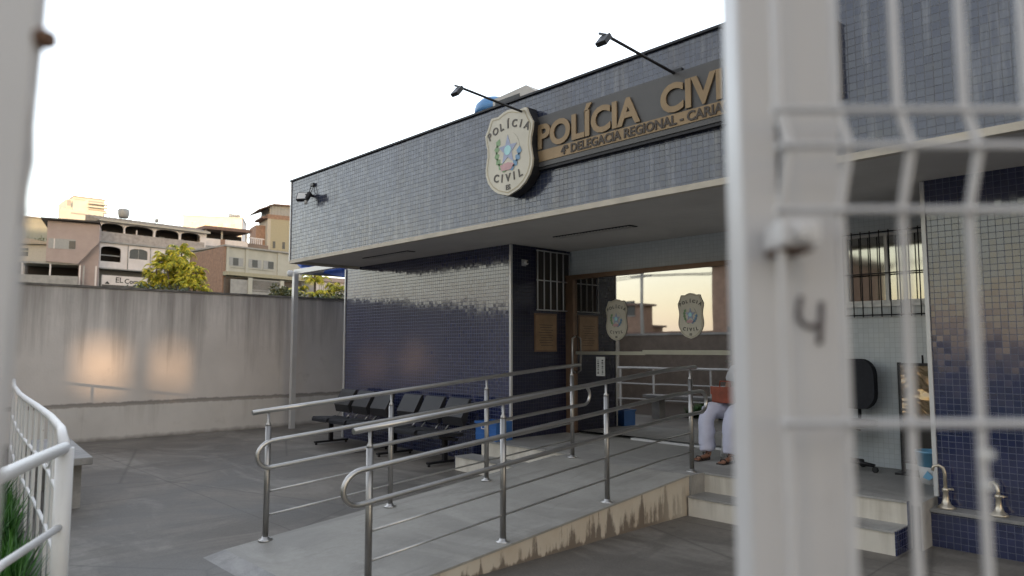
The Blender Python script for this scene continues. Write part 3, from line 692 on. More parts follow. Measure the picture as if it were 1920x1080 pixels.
waiting_bench(-10.80, 3, 6.20, 'row of three dark waiting chairs against the blue wall, farther left row')
waiting_bench(-9.02, 3, 6.22, 'row of three dark waiting chairs against the blue wall, row next to the steps')
# blue crate on the porch corner
p = on_z(913, 826, .36); p.x = -7.0; p.y = 6.33
bc = empty('blue_crate', (p.x-.0, p.y, .36), 0, 'bright blue plastic crate on the porch corner at the foot of the blue wall', 'crate')
cb = MB(); t_ = .012; a, b_, h_ = .2, .14, .24
cb.box(-a, a, -b_, -b_+t_, .012, h_).box(-a, a, b_-t_, b_, .012, h_).box(-a, -a+t_, -b_+t_, b_-t_, .012, h_).box(a-t_, a, -b_+t_, b_-t_, .012, h_).box(-a, a, -b_, b_, 0, .012)
for z in (.07, .14): cb.box(-a-.006, a+.006, -b_-.006, -b_, z, z+.012)
cb.box(-a-.012, a+.012, -b_-.012, -b_-.0, h_-.03, h_); cb.build('crate_body', M['plastic_blue'], bc)
MB().tube([(-.06, -b_-.02, .2), (-.05, -b_-.03, .15), (.05, -b_-.03, .15), (.06, -b_-.02, .2)], .006, 6).build('handle', M['plastic_white'], bc)

# ================================================================= PORCH FURNITURE
# office chair
oc = empty('office_chair', (-2.93, 7.28, .36), R_(-15), 'black office chair on a single column in front of the white tiled wall', 'chair')
MB().tube([(0, 0, .09), (0, 0, .42)], [.03, .022], 12).build('column', M['black_metal'], oc)
for i in range(5):
    a = i*2*math.pi/5+.3; e = Vector((math.cos(a)*.29, math.sin(a)*.29, .065))
    lg = MB().tube([(0, 0, .1), tuple(e)], [.028, .017], 8).build('leg', M['black_metal'], oc)
    MB().lathe([(.028, -.012), (.028, .012)], n=14, M=Matrix.Translation((e.x, e.y, .029)) @ Matrix.Rotation(math.pi/2, 4, 'X')).build('caster', M['black_rubber'], lg)
MB().box(-.24, .24, -.23, .23, .42, .49, bev=.03).build('seat', M['fabric_black'], oc)
def rounded(w, h, r=.4, n=6):
    pts = []
    for cx, cz, a0 in ((w-r, h-r, 0), (-w+r, h-r, 90), (-w+r, -h+r, 180), (w-r, -h+r, 270)):
        for i in range(n+1):
            a = R_(a0+90*i/n); pts.append((cx+r*math.cos(a), cz+r*math.sin(a)))
    return pts
MB().prism([(x, z+.83) for x, z in rounded(.22, .25, .16)], 'y', .2, .26).build('backrest', M['fabric_black'], oc)
MB().tube([(0, .1, .42), (0, .27, .45), (0, .28, .7)], .018, 8).build('back_post', M['black_metal'], oc)
MB().tube([(.1, 0, .41), (.2, 0, .40)], .008, 6).build('lever', M['black'], oc)
# glazed notice stand
ns = empty('display_stand', (-2.22, 7.47, .36), 0, 'tall framed display stand with a crumpled glossy plastic cover beside the blue bucket', 'stand')
MB().box(-.24, -.215, -.02, .02, 0, 1.05).box(.215, .24, -.02, .02, 0, 1.05).box(-.215, .215, -.018, .018, 1.02, 1.045).box(-.215, .215, -.018, .018, .1, .125).build('frame', M['black_metal'], ns)
MB().box(-.215, .215, .004, .012, .125, 1.02).build('back_panel', M['room'], ns)
k = NT('crumpled_plastic_gold_sheen'); k.b.inputs['Base Color'].default_value = (.34, .25, .16, 1); k.b.inputs['Metallic'].default_value = .75; k.b.inputs['Roughness'].default_value = .12  # golden reflections on the plastic are put into this brown base colour
k.bump(k.noise(k.objc(), 3.2, 2, .5, 1.0), .8, .06)
MB().box(-.213, .213, -.012, .003, .5, 1.02).build('plastic_cover', k.m, ns)
MB().box(-.26, .26, -.14, .14, 0, .02).build('foot', M['black_metal'], ns)
MB().tube([(-.02, 0, 1.045), (-.02, 0, 1.12)], .008, 8).build('hook', M['black_metal'], ns)
# bucket
bk = empty('bucket', (-2.10, 7.10, .36), 0, 'light blue and white plastic bucket on the porch floor beside the display stand', 'bucket')
MB().lathe([(.085, 0), (.105, .17), (.10, .17), (.08, .01)], n=22).build('bucket_lower', M['plastic_white'], bk)
MB().lathe([(.1055, .15), (.12, .27), (.125, .27), (.125, .285), (.112, .285), (.1, .16)], n=22).build('bucket_rim', M['plastic_lblue'], bk)
MB().prism([(-.04, .06), (.0, .12), (.045, .07), (.01, .04)], 'y', -.108, -.1).build('bucket_print', M['plastic_lblue'], bk)

# seated person and plastic chair
px_, py_ = -3.93, 7.28; FACE = R_(-4)
pc = empty('plastic_chair', (px_, py_+.06, .36), FACE, 'white plastic chair carrying the seated person, beside the right glass door', 'chair')
MB().box(-.23, .23, -.24, .2, .41, .44, bev=.012).build('seat', M['plastic_white'], pc)
MB().prism([(.19, .44), (.30, .84), (.33, .84), (.22, .44)], 'x', -.21, .21).build('backrest', M['plastic_white'], pc)
for sx in (-1, 1):
    for sy in (-1, 1): MB().tube([(sx*.20, sy*.18, .42), (sx*.23, sy*.22+.0, 0)], [.022, .016], 8).build('leg', M['plastic_white'], pc)
    MB().tube([(sx*.23, -.18, .42), (sx*.25, -.18, .62), (sx*.25, .1, .64), (sx*.22, .24, .62)], .016, 8).build('armrest', M['plastic_white'], pc)

def skin_mesh(nodes, edges, root=0, sub=2):
    me = bpy.data.meshes.new('sk'); me.from_pydata([n[0] for n in nodes], edges, [])
    o = bpy.data.objects.new('sk', me); COL.objects.link(o)
    m = o.modifiers.new('s', 'SKIN'); m.use_smooth_shade = True; m.branch_smoothing = .4
    sv = me.skin_vertices[0].data
    for i, n in enumerate(nodes):
        r = n[1]; sv[i].radius = r if isinstance(r, tuple) else (r, r); sv[i].use_root = (i == root)
    s = o.modifiers.new('d', 'SUBSURF'); s.levels = s.render_levels = sub
    r = eval_mesh(o); bpy.data.objects.remove(o); return r
ps = empty('person', (px_, py_, .36), FACE, 'seated person in loose white trousers and sandals, half hidden by the gate tube', 'person')
# local frame: +x right of picture, -y towards the yard
N = []; E_ = []
def nd(p, r, par=None):
    N.append((p, r)); i = len(N)-1
    if par is not None: E_.append((par, i))
    return i
pel = nd((0, 0, .52), (.15, .11)); ab = nd((0, .01, .68), (.135, .10), pel); ch = nd((0, .02, .87), (.155, .105), ab); ns_ = nd((0, .02, 1.0), (.09, .075), ch)
nk = nd((0, .0, 1.07), (.052, .055), ns_); hd = nd((0, -.02, 1.15), (.07, .08), nk); h2 = nd((0, -.03, 1.23), (.078, .095), hd); h3 = nd((0, -.02, 1.29), (.06, .07), h2)
for s in (-1, 1):
    hp = nd((s*.09, -.03, .50), .085, pel); th_ = nd((s*.13-.02, -.22, .52), .078, hp); kn = nd((s*.15-.06, -.42, .52), .06, th_)
    cf = nd((s*.15-.075, -.43, .36), .052, kn); an = nd((s*.14-.08, -.42, .09), .034, cf); hl = nd((s*.14-.08, -.43, .04), .034, an); bl = nd((s*.15-.085, -.54, .03), (.038, .022), hl); nd((s*.155-.085, -.60, .022), (.034, .016), bl)
    sh_ = nd((s*.17, .02, .96), .055, ch); el = nd((s*.23, -.03, .70), .042, sh_); wr = nd((s*.11, -.25, .645), .027, el); pm = nd((s*.055, -.31, .655), (.032, .018), wr)
body = mesh_obj('body', skin_mesh(N, E_), M['skin'], ps)
# fingers, thumbs, toes and face merged into the body mesh
fb_ = MB()
for s in (-1, 1):
    for i in range(4):
        b0 = Vector((s*.055-s*.012*0-(i-1.5)*.0, -.335, .668-i*.014)); L = (.062, .07, .066, .052)[i]
        fb_.tube([b0+Vector((s*.01, .02, 0)), b0+Vector((-s*.02, -.012, 0)), b0+Vector((-s*.045, -.008, -.004)), b0+Vector((-s*(.045+L*.25), .008, -.008))], [.0095, .009, .0085, .006], 8)
    b0 = Vector((s*.075, -.29, .675)); fb_.tube([b0, b0+Vector((-s*.012, -.03, .018)), b0+Vector((-s*.03, -.05, .014))], [.011, .010, .007], 8)
    for i in range(5):
        x = s*.155-.085+(i-2)*.0145; fb_.tube([(x, -.60, .02), (x, -.635+abs(i-(1 if s > 0 else 3))*.006, .016)], [.010, .008], 8)
    # ears
    fb_.lathe([(.006, -.01), (.018, -.006), (.018, .006), (.006, .01)], n=10, M=Matrix.Translation((s*.078, -.02, 1.2)) @ Matrix.Rotation(math.pi/2, 4, 'Y'))
fb_.tube([(0, -.115, 1.225), (0, -.135, 1.195), (0, -.118, 1.185)], [.008, .014, .01], 8)
fb_.tube([(-.025, -.112, 1.155), (0, -.12, 1.156), (.025, -.112, 1.155)], [.004, .007, .004], 8)
bmj = bmesh.new(); bmj.from_mesh(body.data); tmp = bpy.data.meshes.new('t'); fb_.bm.to_mesh(tmp); bmj.from_mesh(tmp)
bmj.to_mesh(body.data); bmj.free(); body.data.materials.clear(); body.data.materials.append(M['skin'])
for s in (-1, 1): MB().lathe([(.003, -.003), (.009, 0), (.003, .003)], n=10, M=Matrix.Translation((s*.03, -.112, 1.225)) @ Matrix.Rotation(math.pi/2, 4, 'X')).build('eye', M['ink'], ps)
# trousers (loose, flaring to the ankle) and shirt
N = []; E_ = []
pel = nd((0, .01, .53), (.17, .13)); nd((0, .02, .66), (.155, .12), pel)
for s in (-1, 1):
    hp = nd((s*.10, -.04, .51), .105, pel); th_ = nd((s*.14-.02, -.22, .52), .108, hp); kn = nd((s*.155-.06, -.425, .52), .098, th_)
    cf = nd((s*.155-.075, -.445, .36), .09, kn); nd((s*.145-.085, -.43, .12), .088, cf); nd((s*.145-.085, -.43, .085), .088, len(N)-1)
tm = mesh_obj('trousers', skin_mesh(N, E_), M['pants'], ps)
dt_ = bpy.data.textures.new('folds', 'CLOUDS'); dt_.noise_scale = .055
md = tm.modifiers.new('folds', 'DISPLACE'); md.texture = dt_; md.strength = .04; md.mid_level = .5; md.texture_coords = 'LOCAL'
N = []; E_ = []
a_ = nd((0, .02, .60), (.165, .125)); b1 = nd((0, .03, .72), (.155, .12), a_); c1_ = nd((0, .03, .88), (.175, .12), b1); d1_ = nd((0, .03, .99), (.10, .085), c1_)
for s in (-1, 1):
    q_ = nd((s*.17, .02, .96), .07, c1_); nd((s*.215, -.01, .80), .062, q_)
mesh_obj('shirt', skin_mesh(N, E_), M['shirt'], ps)
N = []; E_ = []
a_ = nd((0, .0, 1.29), (.075, .09)); b1 = nd((0, .035, 1.24), (.078, .075), a_); nd((0, .05, 1.15), (.065, .04), b1)
mesh_obj('hair', skin_mesh(N, E_), M['hair'], ps)
for s in (-1, 1):
    sd2 = MB(); cx = s*.15-.085
    sd2.prism([(cx-.042, -.64), (cx+.042, -.64), (cx+.045, -.55), (cx+.034, -.42), (cx-.034, -.42), (cx-.045, -.55)], 'z', 0, .014)
    sd2.tube([(cx-.044, -.57, .014), (cx-.02, -.58, .05), (cx+.02, -.58, .05), (cx+.044, -.57, .014)], .007, 6)
    sd2.tube([(cx-.036, -.43, .014), (cx-.036, -.45, .07), (cx+.036, -.45, .07), (cx+.036, -.43, .014)], .007, 6)
    sd2.build('sandal', M['sandal'], ps)
hb_ = empty('handbag', (px_-.085, py_-.30, .36+.60), FACE, 'red brown leather handbag held on the lap of the seated person', 'bag')
MB().box(-.15, .13, -.055, .055, 0, .17, bev=.02).build('bag_body', M['red_brown_leather'], hb_)
MB().tube([(-.08, 0, .165), (-.07, 0, .23), (.05, 0, .23), (.06, 0, .165)], .008, 8).build('handle', M['red_brown_leather'], hb_)
MB().box(-.155, .135, -.06, -.056, .09, .175).build('flap', M['red_brown_leather'], hb_)

# ================================================================= BOUNDARY WALL, POLE, AWNING
fw = empty('street_wall', (-9, -2.1, 0), 0, 'low grey brown wall between the yard and the street', 'wall')
MB().box(-11, .9, -.1, .1, 0, 1.9).build('wall_face', plain('grey_brown_render', (.15, .12, .10), .9, var=.2), fw)
MB().box(-11, .93, -.13, .13, 1.9, 1.96).build('wall_cap', M['curb'], fw)
bw = empty('boundary_wall', (-13.49, 4, 0), 0, 'tall off white plaster wall with dark rain streaks, closing the left side of the yard', 'wall')
q = MB().box(-.22, 0, -6, 16, .60, 2.55).build('wall_face', M['bwall'], bw)
q = MB().box(-.24, .025, -6, 16, 0, .60).build('plinth', streaked('painted_plinth', (.62, .59, .56), (.30, .27, .24), 1.6, -.6, .5, 1.4, .60), bw)
q = MB().box(-.25, .02, -6, 16, 2.55, 2.585).build('wall_cap', plain('mossy_dark_cap', (.13, .12, .11), .9, var=.4), bw)
aw = empty('blue_awning', (-13.05, 6.54, 0), 0, 'blue tarpaulin awning on a white post between the boundary wall and the station', 'awning')
pz = 3.0
MB().box(-.045, .045, -.045, .045, 0, pz).build('post', M['trim'], aw)
MB().box(-.045, .045, 5.5, 5.59, 0, pz).build('post', M['trim'], aw)
MB().box(-.12, 2.2, .02, .09, pz, pz+.09).box(-.04, .04, .09, 5.6, pz, pz+.08).build('frame_beam', M['trim'], aw)
MB().tube([(.3, .05, pz+.02), (2.0, 1.8, pz+.10)], .035, 8).build('brace', M['trim'], aw)
vl = MB(); vp = [on_y(px, py, 6.85) for px, py in ((556, 494), (600, 490), (650, 492), (650, 521), (612, 513), (570, 508))]
vl.prism([(p.x+13.05, p.z) for p in vp], 'y', .30, .33); vl.build('valance', M['tarp'], aw)
e1_, e2_, e3_ = [on_y(px, py, 6.78) for px, py in ((566, 514), (622, 503), (650, 499))]
MB().tube([(p.x+13.05, .22, p.z) for p in (e1_, e2_, e3_)], .022, 8).build('awning_rod', M['trim'], aw)
tp = MB(); n = 14; V = [[tp.bm.verts.new((.0+2.15*i/n, .1+5.4*j/8, pz+.10+.34*math.sin(math.pi*min(1, i/n*.9+.05))*1.0+.03*math.sin(i*1.7+j)-.0)) for j in range(9)] for i in range(n+1)]
for i in range(n):
    for j in range(8): f = tp.bm.faces.new([V[i][j], V[i+1][j], V[i+1][j+1], V[i][j+1]]); f.smooth = True
o = tp.build('tarpaulin', M['tarp'], aw); m_ = o.modifiers.new('t', 'SOLIDIFY'); m_.thickness = .012
MB().lathe([(.04, 0), (.06, .03), (.06, .09), (.03, .12)], (-.12, -.05, pz-.05), 12).build('post_lamp', M['plastic_white'], aw)

# ================================================================= WHITE RAILING, BENCH, PLANTER
wr_ = empty('white_railing', (-3.9, .83, 0), 0, 'chipped white tubular railing curving round the planting bed at the lower left', 'railing')
inv = Matrix.Translation((3.9, -.83, 0))
def wadd(n_, mb):
    o = mb.build(n_, M['white_paint'], wr_); o.matrix_parent_inverse = inv; return o
path = [(-12.7, 1.98), (-10.6, 1.66), (-8.8, 1.43), (-7.85, 1.33), (-6.86, 1.235), (-5.75, 1.12), (-4.85, 1.0), (-3.93, .83)]
def railz(h, r, nm, ext=0):
    pts = [(x, y, h) for x, y in path]
    wadd(nm, MB().tube(pts, r, 12))
railz(1.08, .025, 'top_rail'); railz(.72, .014, 'middle_rail'); railz(.36, .014, 'lower_rail')
wadd('top_rail', MB().tube([(-3.93, .83, 1.08), (-3.6, .66, 1.08), (-3.07, .43, 1.09), (-2.2, .05, 1.09)], .027, 14))
wadd('middle_rail', MB().tube([(-3.93, .83, .72), (-3.4, .53, .72), (-2.2, .0, .72)], .017, 12))
wadd('lower_rail', MB().tube([(-3.93, .83, .36), (-3.4, .53, .36), (-2.2, .0, .36)], .017, 12))
pp = []
for (a, b_) in zip(path, path[1:]):
    pp.append(a)
    if abs(a[0]-b_[0]) > .85: pp.append(((a[0]+b_[0])/2, (a[1]+b_[1])/2))
for (x, y) in pp: wadd('post', MB().box(x-.02, x+.02, y-.011, y+.011, 0, 1.07, bev=.004))
wadd('post', MB().tube([(-3.93, .83, 0), (-3.93, .83, 1.08)], .038, 16))
wadd('lock_ring', MB().tube([(-5.4+.05*math.cos(a/8*math.pi*2), 1.05, .84+.05*math.sin(a/8*math.pi*2)) for a in range(8)], .008, 6, closed=True))
be = empty('concrete_bench', (-8.75, 1.78, 0), R_(-6), 'grey concrete slab bench standing behind the white railing', 'bench')
MB().box(-.95, .95, -.2, .2, .44, .51, bev=.01).build('seat', M['curb'], be)
for x in (-.62, .62): MB().box(x-.09, x+.09, -.14, .14, 0, .44).build('leg', M['curb'], be)
bdm = MB(); bdm.bm.faces.new([bdm.bm.verts.new((x, y, .008)) for x, y in [(-13.2, -1.9), (-2.2, -1.9), (-2.2, -.1)]+[(x, y-.06) for x, y in path[::-1]]]); bdm.build('planting_bed', M['soil'], kind='structure')
def path_y(x):
    if x > -3.93: return .83-(x+3.93)*.45
    for (a, b_), (c, d) in zip(path, path[1:]):
        if a <= x <= c: return b_+(d-b_)*(x-a)/(c-a)
    return 1.9
gr = MB(); rg = random.Random(11)
def blade(mb, x, y, z, h, lean, az, w):
    p0 = Vector((x, y, z)); d_ = Vector((math.cos(az), math.sin(az), 0)); sd3 = Vector((-d_.y, d_.x, 0))*w
    p1 = p0+d_*lean*.35+Vector((0, 0, h*.6)); p2 = p0+d_*lean+Vector((0, 0, h))
    v = [mb.bm.verts.new(q) for q in (p0-sd3, p0+sd3, p1+sd3*.8, p1-sd3*.8, p2)]
    mb.bm.faces.new([v[0], v[1], v[2], v[3]]); mb.bm.faces.new([v[3], v[2], v[4]])
for i in range(17000):
    x = rg.uniform(-9.0, -2.4); y = path_y(x)-.16-2.2*rg.random()**1.5
    h = rg.uniform(.16, .42)*(1+.35*math.sin(x*4.1+y*3))
    blade(gr, x, y, .008, h, rg.uniform(.02, .22), rg.uniform(0, 6.28), rg.uniform(.006, .014))
gr.build('grass', M['grass'], label='long bright green grass in the bed behind the white railing', cat='grass', kind='stuff')

# ================================================================= FOREGROUND GATE AND MESH FENCE
# local frame of the opening: x = right, y = away from the viewer, z = up, origin on the ground under the camera
GA = math.atan2(VR.y, VR.x)
def gl(px, D): return (px-960)/FPX*D
mf = empty('mesh_fence', (V0*.66+VR*gl(1530, .66))[:], GA, 'white welded mesh fence panel with V folds, clamped to a post marked 4', 'fence')
ox = gl(1530, .66)
D0 = .66
x0p, x1p = gl(1478, D0)-ox, gl(1588, D0)-ox
post = MB().box(x0p, x1p, .0, .05, 0, 2.35, bev=.003).build('post', M['fence_paint'], mf)
# V-folded wire mesh: z heights seen at px rows 205 / 280 / 395 / 790
def zz_(py, D=.63): return EYE+(652-py)/FPX*D*1.0
zb1, zb2, zb3, zb4 = zz_(203), zz_(278), zz_(395), zz_(790)
pitch_ = zb3-zb4
yw = -.035
xs_w = [gl(p_, .625)-ox for p_ in (1470, 1583, 1700, 1828, 1950, 2072, 2194, 2316, 2438, 2560, 2682, 2804)]
profile = [(2.3, 0), (zb1+.006, 0), (zb2+.004, -.0095), (zb2-.002, -.010), (zb3, 0), (zb4, 0), (zb4-.2, 0), (zb4-.24, -.018), (zb4-.29, 0), (.1, 0)]
vf = -.026   # fold comes towards the viewer
wm = MB()
for x in xs_w:
    pts = []
    for z, s_ in profile: pts.append((x+(-s_)*.5, yw+s_, z))
    wm.tube(pts, .0040, 8)
for z, s_ in ((2.25, 0), (zb1+.21, 0), (zb1, 0), (zb2, -.010), (zb3, 0), (zb4, 0), (zb4-.24, -.018), (zb4-.29, 0), (zb4-.49, 0), (zb4-.69, 0), (zb4-.89, 0)):
    wm.tube([(xs_w[0]-.006, yw+s_-.004, z), (xs_w[-1]+.006, yw+s_-.004, z)], .0036, 8)
wm.build('wire_mesh', M['fence_paint'], mf)
cl = MB().box(gl(1462, .62)-ox, gl(1535, .62)-ox, -.052, -.001, zz_(462, .62), zz_(412, .62), bev=.004).build('clamp', M['fence_paint'], mf)
cz = (zz_(462, .62)+zz_(412, .62))/2; cxm = (gl(1462, .62)+gl(1535, .62))/2-ox
MB().lathe([(.009, 0), (.009, .003), (.006, .006)], n=14, M=Matrix.Translation((cxm, -.052, cz)) @ Matrix.Rotation(math.pi/2, 4, 'X')).build('bolt', M['fence_paint'], cl)
MB().box(gl(1468, .62)-ox, gl(1530, .62)-ox, -.04, -.001, zz_(462, .62)-.0035, zz_(462, .62)-.0005).build('clamp_rust_shadow', M['rust'], cl)  # rust and shadow beneath the clamp, put in as a thin brown strip
# the hand-written 4
fr_ = MB(); yq = -.0012
def P4(px, py): return (gl(px, D0)-ox, yq, EYE+(652-py)/FPX*D0)
fr_.tube([P4(1503, 556), P4(1499, 572), P4(1496, 590), P4(1500, 603), P4(1510, 611), P4(1522, 613), P4(1533, 611)], .0026, 8)
fr_.tube([P4(1541, 566), P4(1539, 590), P4(1537, 615), P4(1534, 645)], .0028, 8)
o = fr_.build('painted_number', plain('grey_marker_ink', (.13, .11, .11), .8), mf)
for py, s in ((845, .0038), (900, .0028)):
    x_ = xs_w[3]; MB().box(x_-s-.004, x_+s+.002, yw-.008, yw-.0045, EYE-(py+s*1800-652)/FPX*.63, EYE-(py-s*1800-652)/FPX*.63).build('wire_tag', M['plastic_white'], mf)
gp = empty('gate_post', (V0*.66+VR*gl(1432, .66))[:], GA, 'plain white square gate tube just left of the fence post marked 4', 'gate')
w_ = gl(1468, .66)-gl(1396, .66)
MB().box(-w_/2, w_/2, 0, .05, 0, 2.5, bev=.006).build('tube', M['fence_paint'], gp)
MB().box(-w_/2-.001, w_/2+.001, -.001, .051, 2.5, 2.508).build('cap', M['fence_paint'], gp)
TL = R_(2.1)
lg_ = empty('gate_leaf', (V0*.55+VR*(gl(10, .55)-EYE*math.tan(TL)))[:], GA, 'white gate leaf edge with a rusty bolt knob at the far left', 'gate'); lg_.rotation_euler = (0, TL, GA)
e1 = 0.0
MB().box(e1-.06, e1, 0, .014, 0, 2.4, bev=.002).build('stile', M['fence_paint'], lg_)
MB().box(e1-.70, e1-.06, 0, .014, 2.2, 2.24).box(e1-.70, e1-.06, 0, .014, .1, .14).box(e1-.70, e1-.66, 0, .014, .14, 2.2).build('rail', M['fence_paint'], lg_)
zk = EYE+(652-45)/FPX*.55
MB().lathe([(.008, 0), (.009, .006), (.007, .012)], n=12, M=Matrix.Translation((e1-.001, .007, zk)) @ Matrix.Rotation(math.pi/2, 4, 'Y')).build('bolt_knob', M['rust'], lg_)
MB().tube([(e1-.0, .007, EYE+(652-150)/FPX*.55), (e1+.005, .007, EYE+(652-290)/FPX*.55), (e1+.0015, .007, EYE+(652-360)/FPX*.55), (e1+.004, .007, EYE+(652-395)/FPX*.55), (e1+.0, .007, EYE+(652-410)/FPX*.55)], .0016, 6).build('wire_loop', M['fence_paint'], lg_)

# ================================================================= HOUSES ON THE HILLSIDE
class House:
    def __init__(s, name, px0, d0, px1, d1, label, cat='house', py_mid=480):
        d0 *= 1.9; d1 *= 1.9
        a = at_d(px0, py_mid, d0); b = at_d(px1, py_mid, d1); a.z = b.z = 0
        s.a = a; s.u = (b-a); s.len = s.u.length; s.u.normalize(); s.n = Vector((-s.u.y, s.u.x, 0))      # n points away from the viewer
        if s.n.dot(V0) < 0: s.n = -s.n
        s.zb = min(hill_z(a.x, a.y), hill_z(b.x, b.y))-1.5
        s.o = empty(name, (a.x, a.y, s.zb), math.atan2(s.u.y, s.u.x), label, cat)
    def uz(s, px, py, off=0):
        v = dvec(px, py); c = Vector((0, 0, EYE)); A = s.a+s.n*off
        t = (A-c).dot(s.n)/v.dot(s.n); p = c+v*t
        return (p-s.a).dot(s.u), p.z-s.zb
    def box(s, name, mat, px0, py0, px1, py1, y0, y1, par=None, ref=None):
        """px rectangle on the plane y0 (offset into the house) -> box from y0 to y1; vertical extent read at px0 unless ref"""
        r = ref or px0
        u0, _ = s.uz(px0, py0, y0); u1, _ = s.uz(px1, py0, y0); z1 = s.uz(r, py0, y0)[1]; z0 = s.uz(r, py1, y0)[1]
        return MB().box(u0, u1, y0, y1, z0, z1).build(name, mat, par or s.o)
def arch_band(mb, u0, u1, z0, z1, arcs, y0, y1):
    """wall strip z0..z1 with elliptical arch heads cut up from z0; arcs = list of (ua, ub, rise)"""
    cur = u0
    for ua, ub, rise in arcs:
        if ua > cur: mb.box(cur, ua, y0, y1, z0, z1)
        n = 10; c = (ua+ub)/2; hw = (ub-ua)/2
        bot = [(c-hw*math.cos(math.pi*i/n), z0+rise*math.sin(math.pi*i/n)**.7) for i in range(n+1)]
        for i in range(n):
            (a, za), (b, zb) = bot[i], bot[i+1]; mb.prism([(a, za), (b, zb), (b, z1), (a, z1)], 'y', y0, y1)
        cur = ub
    if cur < u1: mb.box(cur, u1, y0, y1, z0, z1)
H_white = plain('far_white_plaster', (.66, .62, .62), .85, var=.12, sc=.8, bump=.1); H_pink = plain('far_pink_plaster', (.36, .295, .285), .85, var=.1, sc=.7)
H_beige = plain('far_beige_plaster', (.42, .42, .385), .85, var=.12, sc=.8); H_green = plain('far_grey_green_wall', (.25, .27, .25), .85, var=.1, sc=.6)
H_roof = plain('far_fibre_roof', (.26, .22, .185), .9, var=.25, sc=1.5); H_red = plain('far_red_brown_roof', (.17, .115, .10), .9, var=.2, sc=1.5)
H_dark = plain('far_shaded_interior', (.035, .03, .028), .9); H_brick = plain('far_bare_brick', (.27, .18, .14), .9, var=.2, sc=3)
H_grey = plain('far_grey_concrete', (.31, .31, .31), .9, var=.2, sc=1.5); H_shut = plain('far_grey_shutter', (.30, .31, .32), .6, var=.1)
H_cream = plain('far_cream_plaster', (.42, .40, .36), .85, var=.1); H_far = plain('far_pale_tower', (.50, .53, .52), .85, var=.06, sc=.4)
H_olive = plain('far_olive_render', (.34, .32, .24), .85, var=.1); H_win = plain('far_window_glass', (.06, .065, .07), .25)

# -- white house with the arcaded balcony
h = House('arcaded_house', 188, 45, 382, 50, 'long white two storey house with an arcaded upper balcony behind the yellow green palm')
L = h.len; U = lambda px, py=430: h.uz(px, py)[0]; Z = lambda py, px=188: h.uz(px, py)[1]
zr, ze, zs, zp, zf, zl = Z(400), Z(414), Z(424), Z(433), Z(451), Z(503)
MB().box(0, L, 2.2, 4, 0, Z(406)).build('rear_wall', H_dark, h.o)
w = MB(); w.box(-.2, -.02, 0, 4, 0, ze); w.box(L+.02, L+.2, 0, 4, 0, ze); w.build('end_wall', H_white, h.o)
up = MB(); xs4 = [U(190), U(232), U(235), U(288), U(292), U(336), U(340), U(376)]
arch_band(up, -.02, L+.02, zs, ze, [(xs4[0], xs4[1], .5), (xs4[2], xs4[3], .52), (xs4[4], xs4[5], .52), (xs4[6], xs4[7], .52)], 0, .2)
for i in (1, 3, 5): up.box(xs4[i], xs4[i+1], 0, .2, zp, zs)
up.box(xs4[7], L+.02, 0, .2, zp, zs); up.box(-.02, xs4[0], 0, .2, zp, zs); up.box(U(256), U(258), .02, .18, zp, zs); up.build('arcade', H_white, h.o)
MB().box(-.02, L+.02, -.02, .18, zf, zp).build('balcony_parapet', plain('weathered_parapet', (.36, .33, .32), .9, var=.25, sc=2), h.o)
MB().box(-.25, L+.25, -.25, 2.2, zf-.2, zf-.001).build('floor_slab', H_grey, h.o)
lw = MB(); zlo = Z(486); za = Z(467)
arch_band(lw, -.02, L+.02, za, zf-.2, [(U(191), U(229), .45), (U(245), U(279), .45), (U(361), U(373), .25)], 0, .2)
us = [(-.02, U(191), zl), (U(229), U(245), zl), (U(279), U(361), zl), (U(373), L+.02, zl)]
for a, b_, z_ in us: lw.box(a, b_, 0, .2, z_, za)
lw.box(U(191), U(229), 0, .2, zl, Z(489)); lw.box(U(245), U(279), 0, .2, zl, Z(480)); lw.box(U(361), U(373), 0, .2, zl, Z(484, 361)+.0)
lw.build('lower_wall', H_white, h.o)
MB().box(U(191), U(229), .3, .34, Z(478), Z(476)).build('loggia_rail', H_grey, h.o)
for a, b_ in ((245, 279), (361, 373)): w_ = MB().box(U(a), U(b_), .1, .12, Z(482), Z(458)).build('window', H_win, h.o); MB().box((U(a)+U(b_))/2-.03, (U(a)+U(b_))/2+.03, .07, .0999, Z(482), Z(458)).build('mullion', H_grey, w_)
MB().box(-.4, L+.1, -1.1, 0, zl-.12, zl).build('canopy', H_grey, h.o)
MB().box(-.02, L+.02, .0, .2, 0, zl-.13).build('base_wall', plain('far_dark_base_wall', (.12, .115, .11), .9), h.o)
rf = MB(); n = 46
for i in range(n):
    u0 = -.5+(L+1.0)*i/n; u1 = -.5+(L+1.0)*(i+1)/n; rf.prism([(-.6, ze+.02), (-.6, ze+.14+.05*(i % 2)), (4.2, zr+.35+.05*(i % 2)), (4.2, ze+.02)], 'x', u0, u1)
rf.build('roof', H_roof, h.o)
MB().box(-.5, L+.5, -.62, -.601, ze-.05, ze+.2).build('gutter', H_cream, h.o)
for u_ in (U(200), U(302)): pass
ch_ = MB().box(U(300), U(304), 1.2, 1.7, zr, Z(393)).build('chimney', H_grey, h.o)
tq = MB().lathe([(.55, 0), (.65, .5), (.68, 1.0), (.5, 1.15), (.1, 1.2)], (U(248), 3.0, zr+.3), 16).build('water_tank', H_shut, h.o)
MB().tube([(U(215), 2, zr), (U(215), 2, zr+1.6)], .03, 5).tube([(U(215)-.6, 2, zr+1.4), (U(215)+.6, 2, zr+1.4)], .02, 5).tube([(U(215)-.4, 2, zr+1.2), (U(215)+.4, 2, zr+1.2)], .02, 5).build('antenna', H_grey, h.o)
